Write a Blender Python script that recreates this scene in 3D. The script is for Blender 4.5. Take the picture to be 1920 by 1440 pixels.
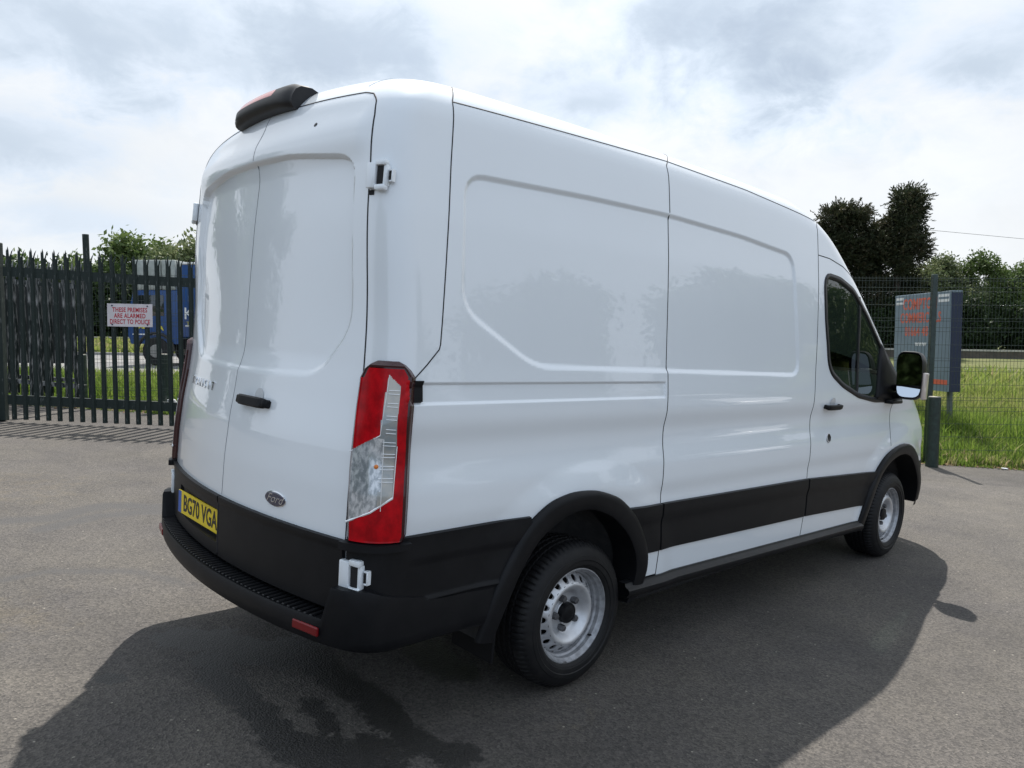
import bpy, math, random
import numpy as np
from mathutils import Matrix, Vector
random.seed(7); rng=np.random.default_rng(7)
for o in list(bpy.data.objects): bpy.data.objects.remove(o)
scene=bpy.context.scene
COL=scene.collection
# ---------------------------------------------------------------- frames
# van frame: x forward, y left, z up off the car park surface.  world: true vertical (the car park slopes a little)
M3=Matrix(((0.9993534,0.0012576,0.0359326),(0.0,0.9993881,-0.0349786),(-0.0359547,0.0349560,0.9987419)))
MW=M3.to_4x4()
def vw(p): return M3@Vector(p)
def lot_z(x,y): return -0.03597797*x+0.03502264*y
# ---------------------------------------------------------------- camera
yaw,pitch,roll,foc=0.81959,-0.06968,0.05777,1402.47
CV=Vector((-1.34863518,-3.21173226,1.64159618))
Fv=Vector((0.68082889,0.72912586,-0.06962401));Rv=Vector((0.7324245,-0.67839565,0.05773811));Uv=Vector((0.00513428,0.0903041,0.995901))
cam=bpy.data.cameras.new('camera'); camo=bpy.data.objects.new('camera',cam); COL.objects.link(camo)
Fw,Rw,Uw=M3@Fv,M3@Rv,M3@Uv; CW=M3@CV
mm=Matrix.Identity(4)
for i in range(3): mm[i][0]=Rw[i];mm[i][1]=Uw[i];mm[i][2]=-Fw[i];mm[i][3]=CW[i]
camo.matrix_world=mm
cam.sensor_width=36; cam.lens=36*foc/1920; cam.clip_end=3000; cam.clip_start=.05
scene.camera=camo
scene.render.resolution_x=1024; scene.render.resolution_y=768
# ---------------------------------------------------------------- sun, sky, exposure
SUN=Vector((0.3859913,0.32421245,0.86365329)).normalized()
sl=bpy.data.lights.new('sun','SUN'); sl.energy=5.0; sl.angle=math.radians(.55); sl.color=(1,.955,.89)
so=bpy.data.objects.new('sun',sl); COL.objects.link(so); so.rotation_euler=SUN.to_track_quat('Z','Y').to_euler(); so.location=(0,0,30)
world=bpy.data.worlds.new('World'); scene.world=world; world.use_nodes=True
def build_sky():
    nt=world.node_tree; nt.nodes.clear(); N=nt.nodes.new; Lk=nt.links.new
    out=N('ShaderNodeOutputWorld'); bg=N('ShaderNodeBackground'); bg.inputs[1].default_value=0.10
    sky=N('ShaderNodeTexSky'); sky.sky_type='NISHITA'; sky.sun_disc=False
    sky.sun_elevation=math.radians(59.7); sky.sun_rotation=math.radians(90-40.0)
    sky.air_density=1.0; sky.dust_density=2.0; sky.ozone_density=1.2
    tc=N('ShaderNodeTexCoord'); sep=N('ShaderNodeSeparateXYZ'); Lk(tc.outputs['Generated'],sep.inputs[0])
    def math_(op,a,b=None,c=None,clamp=False):
        n=N('ShaderNodeMath'); n.operation=op; n.use_clamp=clamp
        for i,v in enumerate((a,b,c)):
            if v is None: continue
            if isinstance(v,(int,float)): n.inputs[i].default_value=v
            else: Lk(v,n.inputs[i])
        return n.outputs[0]
    zz=math_('MULTIPLY',sep.outputs[2],1.7)
    cmb=N('ShaderNodeCombineXYZ'); Lk(sep.outputs[0],cmb.inputs[0]); Lk(sep.outputs[1],cmb.inputs[1]); Lk(zz,cmb.inputs[2])
    def noise(scale,detail,rough,off=(0,0,0),dist=0.0):
        mp=N('ShaderNodeMapping'); mp.inputs['Location'].default_value=off; Lk(cmb.outputs[0],mp.inputs[0])
        n=N('ShaderNodeTexNoise'); n.inputs['Scale'].default_value=scale; n.inputs['Detail'].default_value=detail; n.inputs['Roughness'].default_value=rough
        n.inputs['Distortion'].default_value=dist
        Lk(mp.outputs[0],n.inputs[0]); return n.outputs[0]
    big=noise(2.3,7,.55,(3.1,1.7,.4)); mid=noise(5.0,10,.60,(7.3,2.2,1.9),.25); fine=noise(12.0,9,.62,(1.3,8.8,.6),.35)
    # grey-blue gaps / shaded cloud bases where the photo has them
    blobs=[((1400,85),10,4.6,1.0),((1270,40),6,3.0,.85),((600,85),9,3.6,.85),((440,125),6,2.6,.55),((170,60),9,4.0,.70),((90,285),6,2.2,.60),((1085,195),3.4,1.7,.62),((1900,105),4,2.4,.65),((180,420),7,1.6,.35)]
    tot=None
    for (q,ra,re,w) in blobs:
        d=(Fw*foc+Rw*(q[0]-960)-Uw*(q[1]-720)).normalized()
        r=Vector((0,0,1)).cross(d).normalized(); u=d.cross(r)
        def dot(v):
            n=N('ShaderNodeVectorMath'); n.operation='DOT_PRODUCT'; Lk(tc.outputs['Generated'],n.inputs[0]); n.inputs[1].default_value=v; return n.outputs['Value']
        a=math_('DIVIDE',dot(r),math.radians(ra)); b=math_('DIVIDE',dot(u),math.radians(re))
        wob=math_('MULTIPLY',math_('SUBTRACT',mid,.5),4.2); wob2=math_('MULTIPLY',math_('SUBTRACT',fine,.5),2.6)
        a=math_('ADD',a,wob); b=math_('ADD',b,wob2)
        dd=math_('ADD',math_('MULTIPLY',a,a),math_('MULTIPLY',b,b))
        front=math_('GREATER_THAN',dot(d),0.0)
        g=math_('MULTIPLY',math_('MULTIPLY',math_('EXPONENT',math_('MULTIPLY',dd,-1.0)),w),front)
        tot=g if tot is None else math_('MAXIMUM',tot,g)
    dark=math_('MULTIPLY_ADD',math_('SUBTRACT',big,.60),3.0,0.0,clamp=True)
    sh=N('ShaderNodeVectorMath'); sh.operation='DOT_PRODUCT'; Lk(tc.outputs['Generated'],sh.inputs[0]); sh.inputs[1].default_value=Vector((SUN.x,SUN.y,0)).normalized()
    away=math_('MULTIPLY_ADD',sh.outputs['Value'],-.06,.05,clamp=True)
    dark=math_('MAXIMUM',math_('ADD',math_('MULTIPLY',dark,.20),away),tot)
    edge=math_('MULTIPLY_ADD',math_('SUBTRACT',fine,.5),.9,0.0)
    dark=math_('ADD',dark,math_('MULTIPLY',edge,.38),clamp=False)
    ramp=N('ShaderNodeValToRGB'); Lk(dark,ramp.inputs[0]); cr=ramp.color_ramp
    cr.elements[0].position=0.0; cr.elements[0].color=(.74,.765,.79,1)
    cr.elements[1].position=1.0; cr.elements[1].color=(.40,.47,.565,1)
    for p,c in ((.10,(.70,.735,.775,1)),(.30,(.62,.69,.78,1)),(.62,(.50,.575,.665,1))):
        e=cr.elements.new(p); e.color=c
    # brighter round the sun
    dn=N('ShaderNodeVectorMath'); dn.operation='DOT_PRODUCT'; Lk(tc.outputs['Generated'],dn.inputs[0]); dn.inputs[1].default_value=SUN
    glow=math_('POWER',math_('MAXIMUM',dn.outputs['Value'],0.0),6.0)
    gl=math_('MULTIPLY_ADD',glow,.40,.98)
    puff=math_('MULTIPLY_ADD',math_('SUBTRACT',mid,.5),.24,1.0)
    sc=math_('MULTIPLY',math_('MULTIPLY',gl,puff),10.0)
    bt=N('ShaderNodeMixRGB'); bf=math_('MULTIPLY_ADD',sh.outputs['Value'],-.45,.32,clamp=True); Lk(bf,bt.inputs[0]); Lk(ramp.outputs[0],bt.inputs[1]); bt.inputs[2].default_value=(.56,.70,.90,1)
    vm=N('ShaderNodeVectorMath'); vm.operation='SCALE'; Lk(bt.outputs[0],vm.inputs[0]); Lk(sc,vm.inputs['Scale'])
    mix=N('ShaderNodeMixRGB'); mix.inputs[0].default_value=.95
    Lk(sky.outputs[0],mix.inputs[1]); Lk(vm.outputs[0],mix.inputs[2])
    Lk(mix.outputs[0],bg.inputs[0]); Lk(bg.outputs[0],out.inputs[0])
build_sky()
vs=scene.view_settings; vs.view_transform='Standard'; vs.look='None'; vs.gamma=1; vs.exposure=0.36; vs.use_curve_mapping=False
# ---------------------------------------------------------------- helpers
def link(o): COL.objects.link(o); return o
def mesh(name,V,Fc,mats=None,parent=None,smooth=False,mi=None,auto=None):
    me=bpy.data.meshes.new(name)
    V=np.asarray(V,np.float32)
    if isinstance(Fc,np.ndarray) and Fc.ndim==2:
        n,k=Fc.shape
        me.vertices.add(len(V)); me.vertices.foreach_set('co',V.ravel())
        me.loops.add(n*k); me.polygons.add(n)
        me.loops.foreach_set('vertex_index',Fc.ravel().astype(np.int32))
        me.polygons.foreach_set('loop_start',(np.arange(n)*k).astype(np.int32))
        if mi is not None: me.polygons.foreach_set('material_index',np.asarray(mi,np.int32))
        me.update(calc_edges=True)
    else:
        me.from_pydata([tuple(map(float,v)) for v in V],[],[tuple(map(int,f)) for f in Fc])
        if mi is not None: me.polygons.foreach_set('material_index',np.asarray(mi,np.int32))
    if mats is not None:
        for m in (mats if isinstance(mats,(list,tuple)) else [mats]): me.materials.append(m)
    if smooth: me.polygons.foreach_set('use_smooth',np.ones(len(me.polygons),bool))
    if auto is not None:
        me.polygons.foreach_set('use_smooth',np.ones(len(me.polygons),bool)); me.set_sharp_from_angle(angle=math.radians(auto))
    me.update()
    o=bpy.data.objects.new(name,me); link(o)
    if parent: o.parent=parent
    return o
def empty(name,loc=(0,0,0),rz=0,parent=None):
    o=bpy.data.objects.new(name,None); link(o); o.location=loc; o.rotation_euler=(0,0,rz); o.empty_display_size=.2
    if parent: o.parent=parent
    return o
def tag(o,label=None,cat=None,group=None,kind=None):
    if label: o['label']=label
    if cat: o['category']=cat
    if group: o['group']=group
    if kind: o['kind']=kind
    return o
def copy_tree(o,parent=None):
    c=o.copy(); COL.objects.link(c)
    if parent is not None: c.parent=parent
    for ch in list(o.children): copy_tree(ch,c)
    return c
class MB:
    def __init__(s): s.v=[];s.f=[];s.m=[]
    def add(s,V,Fc,mi=0):
        b=len(s.v); s.v+= [tuple(v) for v in V]; s.f+=[tuple(b+i for i in f) for f in Fc]; s.m+=[mi]*len(Fc); return s
    def box(s,a,b,mi=0,bev=0.0,T=None):
        x0,y0,z0=[min(p,q) for p,q in zip(a,b)]; x1,y1,z1=[max(p,q) for p,q in zip(a,b)]
        if bev<=0:
            V=[(x0,y0,z0),(x1,y0,z0),(x1,y1,z0),(x0,y1,z0),(x0,y0,z1),(x1,y0,z1),(x1,y1,z1),(x0,y1,z1)]
            Fc=[(3,2,1,0),(4,5,6,7),(0,1,5,4),(1,2,6,5),(2,3,7,6),(3,0,4,7)]
        else:
            bev=min(bev,(x1-x0)*.45,(y1-y0)*.45,(z1-z0)*.45)
            bm=bmesh_box((x0,y0,z0),(x1,y1,z1),bev); V,Fc=bm
        if T is not None: V=[tuple(T@Vector(v)) for v in V]
        return s.add(V,Fc,mi)
    def tube(s,P,r,n=8,mi=0,cap=True):
        P=[Vector(p) for p in P]; rr=r if isinstance(r,(list,tuple)) else [r]*len(P)
        V=[];Fc=[]; prev=None
        for i,p in enumerate(P):
            t=(P[min(i+1,len(P)-1)]-P[max(i-1,0)]).normalized()
            if prev is None:
                a=Vector((0,0,1)) if abs(t.z)<.9 else Vector((1,0,0)); u=t.cross(a).normalized()
            else: u=(prev-t*prev.dot(t)).normalized()
            prev=u; w=t.cross(u)
            for k in range(n):
                an=2*math.pi*k/n; V.append(p+(u*math.cos(an)+w*math.sin(an))*rr[i])
        for i in range(len(P)-1):
            for k in range(n): Fc.append((i*n+k,i*n+(k+1)%n,(i+1)*n+(k+1)%n,(i+1)*n+k))
        if cap: Fc.append(tuple(range(n-1,-1,-1))); Fc.append(tuple((len(P)-1)*n+k for k in range(n)))
        return s.add(V,Fc,mi)
    def build(s,name,mats,parent=None,smooth=False,auto=None):
        return mesh(name,s.v,s.f,mats,parent,smooth,mi=s.m if any(s.m) else None,auto=auto)
import bmesh
def bmesh_box(a,b,bev,seg=2):
    bm=bmesh.new(); bmesh.ops.create_cube(bm,size=1)
    for v in bm.verts: v.co=Vector([a[i]+(v.co[i]+.5)*(b[i]-a[i]) for i in range(3)])
    bmesh.ops.bevel(bm,geom=bm.edges[:]+bm.verts[:],offset=bev,segments=seg,affect='EDGES',profile=.5)
    bm.verts.index_update(); V=[tuple(v.co) for v in bm.verts]; Fc=[tuple(v.index for v in f.verts) for f in bm.faces]; bm.free(); return V,Fc
def text_mesh(name,body,size,mat,parent,T,extrude=.001,shear=0,align='CENTER',space=1.0,offset=0.0,sx=1.0):
    cu=bpy.data.curves.new(name,'FONT'); cu.body=body; cu.size=size; cu.extrude=extrude; cu.align_x=align; cu.align_y='CENTER'; cu.shear=shear; cu.space_character=space; cu.offset=offset
    cu.resolution_u=3
    o=bpy.data.objects.new(name,cu); link(o)
    dg=bpy.context.evaluated_depsgraph_get(); me=bpy.data.meshes.new_from_object(o.evaluated_get(dg))
    bpy.data.objects.remove(o)
    me.name=name; me.transform(Matrix.Diagonal((sx,1,1,1))); me.transform(T); me.materials.clear(); me.materials.append(mat)
    ob=bpy.data.objects.new(name,me); link(ob)
    if parent: ob.parent=parent
    return ob
def frame(o,x,y,z=None):
    """matrix with given origin and x,y axes"""
    x=Vector(x).normalized(); y=Vector(y); z=x.cross(y).normalized(); y=z.cross(x)
    m=Matrix.Identity(4)
    for i in range(3): m[i][0]=x[i];m[i][1]=y[i];m[i][2]=z[i];m[i][3]=o[i]
    return m
# ---------------------------------------------------------------- materials
def mat(name,col,rough=.5,metal=0,spec=.5,coat=0,coatr=.03,noise=None,bump=None,alpha=None,trans=0,ior=None,emis=None):
    m=bpy.data.materials.new(name); m.use_nodes=True; nt=m.node_tree; b=nt.nodes['Principled BSDF']
    b.inputs['Base Color'].default_value=(*col,1); b.inputs['Roughness'].default_value=rough; b.inputs['Metallic'].default_value=metal
    b.inputs['Specular IOR Level'].default_value=spec; b.inputs['Coat Weight'].default_value=coat; b.inputs['Coat Roughness'].default_value=coatr
    if trans: b.inputs['Transmission Weight'].default_value=trans
    if ior: b.inputs['IOR'].default_value=ior
    tc=nt.nodes.new('ShaderNodeTexCoord')
    if noise:   # (scale, second colour, low, high, detail)
        sc,c2,lo,hi=noise[:4]
        n=nt.nodes.new('ShaderNodeTexNoise'); n.inputs['Scale'].default_value=sc; n.inputs['Detail'].default_value=6; n.inputs['Roughness'].default_value=.6
        if len(noise)>4:
            mp=nt.nodes.new('ShaderNodeMapping'); mp.inputs['Scale'].default_value=noise[4]; nt.links.new(tc.outputs['Object'],mp.inputs[0]); nt.links.new(mp.outputs[0],n.inputs[0])
        else: nt.links.new(tc.outputs['Object'],n.inputs[0])
        r=nt.nodes.new('ShaderNodeValToRGB'); r.color_ramp.elements[0].position=lo; r.color_ramp.elements[1].position=hi
        r.color_ramp.elements[0].color=(*col,1); r.color_ramp.elements[1].color=(*c2,1)
        nt.links.new(n.outputs[0],r.inputs[0]); nt.links.new(r.outputs[0],b.inputs['Base Color'])
    if bump:    # (scale, strength, distance)
        n=nt.nodes.new('ShaderNodeTexNoise'); n.inputs['Scale'].default_value=bump[0]; n.inputs['Detail'].default_value=4; nt.links.new(tc.outputs['Object'],n.inputs[0])
        bp=nt.nodes.new('ShaderNodeBump'); bp.inputs['Strength'].default_value=bump[1]; bp.inputs['Distance'].default_value=bump[2]
        nt.links.new(n.outputs[0],bp.inputs['Height']); nt.links.new(bp.outputs[0],b.inputs['Normal'])
    return m
PAINT=mat('white_paint',(.80,.845,.885),.30,0,.5,1.0,.015,noise=(1.3,(.775,.82,.86),.35,.8))
SEAM=mat('black_seam',(.012,.013,.018),.7)
PLAS=mat('black_plastic',(.0065,.0070,.0085),.48,0,.20,noise=(9,(.0105,.0105,.012),.4,.75),bump=(420,.25,.0006))
PLAS2=mat('smooth_black_plastic',(.007,.0075,.009),.42,0,.30,noise=(14,(.014,.014,.015),.4,.7))
RUB=mat('tyre_rubber',(.008,.008,.009),.60,0,.30,noise=(16,(.017,.0165,.016),.45,.8),bump=(240,.2,.0006))
STEEL=mat('silver_steel',(.64,.65,.67),.38,.55,.5,noise=(22,(.50,.505,.52),.4,.75))
RIMB=mat('dusty_steel',(.40,.41,.43),.5,.5,.5,noise=(30,(.20,.20,.21),.4,.75))
DARK=mat('dark_void',(.008,.008,.009),.85)
LINER=mat('wheel_arch_liner',(.055,.055,.056),.9,0,.2,noise=(12,(.095,.092,.088),.45,.8),bump=(60,.4,.003))
CHROME=mat('chrome',(.72,.74,.77),.12,1.0)
YELL=mat('yellow_plate',(.80,.60,.015),.35,0,.4)
BLUE=mat('blue_plate_band',(.02,.10,.42),.35)
BLKT=mat('black_lettering',(.012,.012,.012),.45)
BADGE=mat('dark_blue_badge',(.010,.018,.055),.15,0,.6,1.0)
REDL=mat('red_lens',(.50,.003,.009),.30,0,.15,.08,.03,noise=(22,(.30,.002,.006),.40,.62,(1,1,.8)))
REDD=mat('dark_red_lens_rim',(.030,.0015,.004),.22,0,.4,.4,.03)
REDR=mat('reflector_red',(.16,.004,.007),.3,0,.3,.2)
CLEARL=mat('clear_ribbed_lens',(.30,.33,.35),.14,.3,.7,1.0,.02,noise=(60,(.68,.70,.72),.42,.60,(1.0,1.0,.55)))
CLEARM=mat('clear_smooth_lens',(.44,.41,.36),.12,.15,.6,1.0,.02,noise=(9,(.24,.28,.30),.38,.66,(1,1,1.2)))
AMB=mat('amber_bulb',(.70,.20,.03),.3)
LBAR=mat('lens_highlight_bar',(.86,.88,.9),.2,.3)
def glass(name,tint,rough=0.0,dens=.75):
    m=bpy.data.materials.new(name); m.use_nodes=True; nt=m.node_tree; nt.nodes.clear()
    o=nt.nodes.new('ShaderNodeOutputMaterial'); t=nt.nodes.new('ShaderNodeBsdfTransparent'); t.inputs[0].default_value=(*tint,1)
    g=nt.nodes.new('ShaderNodeBsdfGlossy'); g.inputs['Roughness'].default_value=rough; g.inputs[0].default_value=(1,1,1,1)
    fr=nt.nodes.new('ShaderNodeFresnel'); fr.inputs[0].default_value=1.5
    mx=nt.nodes.new('ShaderNodeMixShader'); nt.links.new(fr.outputs[0],mx.inputs[0]); nt.links.new(t.outputs[0],mx.inputs[1]); nt.links.new(g.outputs[0],mx.inputs[2]); nt.links.new(mx.outputs[0],o.inputs[0])
    return m
GLASS=glass('tinted_glass',(.23,.30,.275))
MIRR=mat('mirror_glass',(.62,.66,.70),.03,1.0)
# ---------------- van body surface (van frame: x forward, y left, z up, metres) ----------------
def _tab(z,v,s=.02,lo=0,hi=3):
    zz=np.linspace(lo,hi,1501); vv=np.interp(zz,z,v)
    n=int(4*s/(zz[1]-zz[0]))+1; k=np.exp(-.5*(np.arange(-n,n+1)*(zz[1]-zz[0])/s)**2); k/=k.sum()
    return zz,np.convolve(np.pad(vv,n,mode='edge'),k,mode='valid')
_W=_tab([.25,.45,.57,.80,.86,.92,1.03,1.12,1.20,1.28,1.36,1.5,1.85,2.05,2.25,2.40,2.5,2.6],
        [.965,.985,.995,.995,.993,1.004,1.002,.984,.981,1.000,.998,.985,.966,.953,.932,.915,.900,.88],.022)
_XR=_tab([.3,.64,.855,1.03,1.2,1.34,1.48,1.6,1.87,2.16,2.3,2.37,2.46,2.52,2.60,2.7],
         [-.05,-.05,-.05,-.043,-.026,-.004,.012,.018,.030,.046,.054,.066,.092,.115,.16,.25],.02)
_ZR=_tab([0,.1,.5,1.2,1.8,2.6,3.2,3.6,4.0,4.4],[2.61,2.63,2.665,2.68,2.685,2.685,2.665,2.60,2.50,2.36],.12,0,7)
_XF=_tab([.2,.30,.45,.7,1.0,1.15,1.25,1.40,1.47,1.59,1.8,2.03,2.25,2.40,2.5,2.6,2.7],
         [5.93,6.05,6.09,6.09,6.0,5.90,5.75,5.44,5.33,5.18,4.90,4.57,4.25,4.02,3.86,3.65,3.4],.03)
def smax(a,b,k):
    h=np.maximum(k-np.abs(a-b),0)/k
    return np.maximum(a,b)+h*h*k*.25
def sstep(a,b,x):
    t=np.clip((x-a)/(b-a),0,1); return t*t*(3-2*t)
def sdpoly(px,py,P):
    """signed distance to polygon (negative inside)"""
    P=np.asarray(P,float); d=np.full(px.shape,1e9); ins=np.zeros(px.shape,bool)
    n=len(P)
    for i in range(n):
        a=P[i];b=P[(i+1)%n];e=b-a
        wx=px-a[0];wy=py-a[1]
        t=np.clip((wx*e[0]+wy*e[1])/(e@e),0,1)
        d=np.minimum(d,(wx-t*e[0])**2+(wy-t*e[1])**2)
        c=((a[1]>py)!=(b[1]>py))
        with np.errstate(divide='ignore',invalid='ignore'):
            xi=(b[0]-a[0])*(py-a[1])/(b[1]-a[1]+1e-12)+a[0]
        ins^=c&(px<xi)
    d=np.sqrt(d); return np.where(ins,-d,d)
def rnd(P,r=.06,n=6):
    """round polygon corners"""
    P=[np.array(p,float) for p in P]; out=[]
    for i in range(len(P)):
        a,b,c=P[i-1],P[i],P[(i+1)%len(P)]
        ra=min(r,.45*np.linalg.norm(a-b));rc=min(r,.45*np.linalg.norm(c-b))
        p0=b+(a-b)/np.linalg.norm(a-b)*ra;p2=b+(c-b)/np.linalg.norm(c-b)*rc
        for t in np.linspace(0,1,n): out.append((1-t)**2*p0+2*t*(1-t)*b+t*t*p2)
    return np.array(out)
RECESS=rnd([(.47,2.235),(1.2,2.262),(1.8,2.272),(2.5,2.256),(3.09,2.215),(3.20,1.470),(.86,1.498),(.46,1.72)],.10)
class SD:
    """distance to a fixed polygon, looked up from a 6 mm table"""
    def __init__(s,P,x0,x1,y0,y1,h=.006):
        s.x0,s.y0,s.h=x0,y0,h; s.nx=int((x1-x0)/h)+1; s.ny=int((y1-y0)/h)+1
        gx,gy=np.meshgrid(x0+h*np.arange(s.nx),y0+h*np.arange(s.ny)); s.t=sdpoly(gx,gy,P)
    def __call__(s,x,y):
        a=np.clip((x-s.x0)/s.h,0,s.nx-1.001); b=np.clip((y-s.y0)/s.h,0,s.ny-1.001); i=a.astype(int); j=b.astype(int); a=a-i; b=b-j
        t=s.t; return (t[j,i]*(1-a)+t[j,i+1]*a)*(1-b)+(t[j+1,i]*(1-a)+t[j+1,i+1]*a)*b
ARCHR=(1.235,.36); ARCHF=(4.985,.35)
DOORREC=rnd([(0.25,2.305),(-.30,2.300),(-.735,2.255),(-.765,1.62),(-.60,1.43),(-.3,1.415),(.25,1.405)],.09)
SD_SIDE=SD(RECESS,.3,3.4,1.35,2.4); SD_REAR=SD(DOORREC,-.95,.3,1.3,2.45)
def side_w(x,y,z):
    w=np.interp(z,*_W)
    up=sstep(1.35,1.75,z)
    w=w-.035*up*np.clip((x-3.7)/1.3,0,1.6)**2            # cab narrows to the windscreen
    w=w-.10*np.clip((x-4.9)/1.1,0,1)**2                  # nose
    w=w+.012*sstep(2.6,3.6,x)*sstep(1.2,1.7,z)*(1-sstep(3.8,4.6,x))
    
    r=y<0
    d=SD_SIDE(x,z)
    w=w-np.where(r,.012*sstep(.010,-.016,d),0)
    # sliding rail channel
    ch=sstep(1.352,1.364,z)*(1-sstep(1.428-.014*(x>9),1.436,z))*sstep(.20,.21,x)*(1-sstep(1.775,1.785,x))
    w=w-np.where(r,.010*ch,0)
    for (cx,cz),h in ((ARCHR,1),(ARCHF,1)):
        rr=np.hypot((x-cx)*.93,(z-cz)*1.04)
        w=w+.020*(1-sstep(.60,.76,rr))*sstep(.72,.86,z)
        w=w+.014*(1-sstep(.56,.70,rr))*(1-sstep(.72,.86,z))
    return w
def rear_x(y,z):
    x=np.interp(z,*_XR)+(.142-.04*sstep(1.6,2.1,z))*y*y
    d=SD_REAR(-np.abs(y),z)
    # recess: crisp at the top, soft below
    x=x+(.020+.006*sstep(2.0,2.25,z))*sstep(.012-.006*sstep(1.7,2.1,z),-.022+.012*sstep(1.7,2.1,z),d)*sstep(1.36,1.52,z)
    x=x-.016*sstep(2.22,2.33,z)*(1-sstep(2.35,2.46,z))*(1-sstep(.74,.84,np.abs(y)))
    return x
def F(x,y,z):
    ay=np.abs(y)
    s=ay-side_w(x,y,z)
    r=rear_x(y,z)-x
    t=(z-(np.interp(x,*_ZR)-.085*(ay/.9)**2))
    f=(x-(np.interp(z,*_XF)-.33*ay*ay))*(.62+.38*sstep(1.35,1.1,z))
    a=smax(s,r,.12)
    a=smax(a,f,.16)
    return smax(a,t,.15)
def shoot(ox,oy,oz,dx,dy,dz,far=3.2,n=26):
    lo=np.zeros_like(ox);hi=np.full_like(ox,far)
    for _ in range(n):
        m=(lo+hi)/2; f=F(ox+dx*m,oy+dy*m,oz+dz*m)
        lo=np.where(f<0,m,lo);hi=np.where(f<0,hi,m)
    m=(lo+hi)/2
    return ox+dx*m,oy+dy*m,oz+dz*m
def grad(x,y,z,h=.002):
    g=np.stack([F(x+h,y,z)-F(x-h,y,z),F(x,y+h,z)-F(x,y-h,z),F(x,y,z+h)-F(x,y,z-h)],-1)
    return g/np.linalg.norm(g,axis=-1,keepdims=True)
# ================================================================ VAN
VAN=empty('panel_van'); VAN.matrix_world=MW
tag(VAN,'white high-roof panel van with black lower cladding parked in the middle of the car park','van')
A_=np.array
def snap(P,off=0.0,it=4):
    """move points onto the body skin (Newton along the gradient), then out by off"""
    P=np.array(P,float).reshape(-1,3)
    for _ in range(it):
        f=F(P[:,0],P[:,1],P[:,2]); h=.002
        g=np.stack([F(P[:,0]+h,P[:,1],P[:,2])-F(P[:,0]-h,P[:,1],P[:,2]),F(P[:,0],P[:,1]+h,P[:,2])-F(P[:,0],P[:,1]-h,P[:,2]),F(P[:,0],P[:,1],P[:,2]+h)-F(P[:,0],P[:,1],P[:,2]-h)],-1)/(2*h)
        P=P-g*(f/(g*g).sum(-1))[:,None]
    g=grad(P[:,0],P[:,1],P[:,2]); return P+g*(off if np.isscalar(off) else np.asarray(off)[:,None]),g
def S_(x,z,sy=-1):   # point on the side skin
    x,z=np.broadcast_arrays(np.asarray(x,float),np.asarray(z,float)); x=x.ravel();z=z.ravel()
    o=shoot(x,np.full_like(x,sy*.3),z,0*x,np.full_like(x,float(sy)),0*x,1.5); return np.stack(o,-1)
def R_(y,z):
    y,z=np.broadcast_arrays(np.asarray(y,float),np.asarray(z,float)); y=y.ravel();z=z.ravel()
    o=shoot(np.full_like(y,.9),y,z,np.full_like(y,-1.),0*y,0*y,1.5); return np.stack(o,-1)
def T_(t,z,s=-1):    # wrap coordinate: 0..1 rear (centre to .6), 1..2 corner, 2.. side; s=-1 right side
    t,z=np.broadcast_arrays(np.asarray(t,float),np.asarray(z,float)); t=t.ravel();z=z.ravel()
    th=np.clip(t-1,0,1)*math.pi/2
    ox=.45+np.maximum(t-2,0); oy=.6*np.minimum(t,1); dx=-np.cos(th);dy=np.sin(th)
    o=shoot(ox,oy*s,z,dx,dy*s,0*z,1.5); return np.stack(o,-1)
def t_of(p):         # inverse for a point on the right rear corner
    return 1+math.atan2(-(p[1]+.6),-(p[0]-.45))/(math.pi/2)
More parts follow.
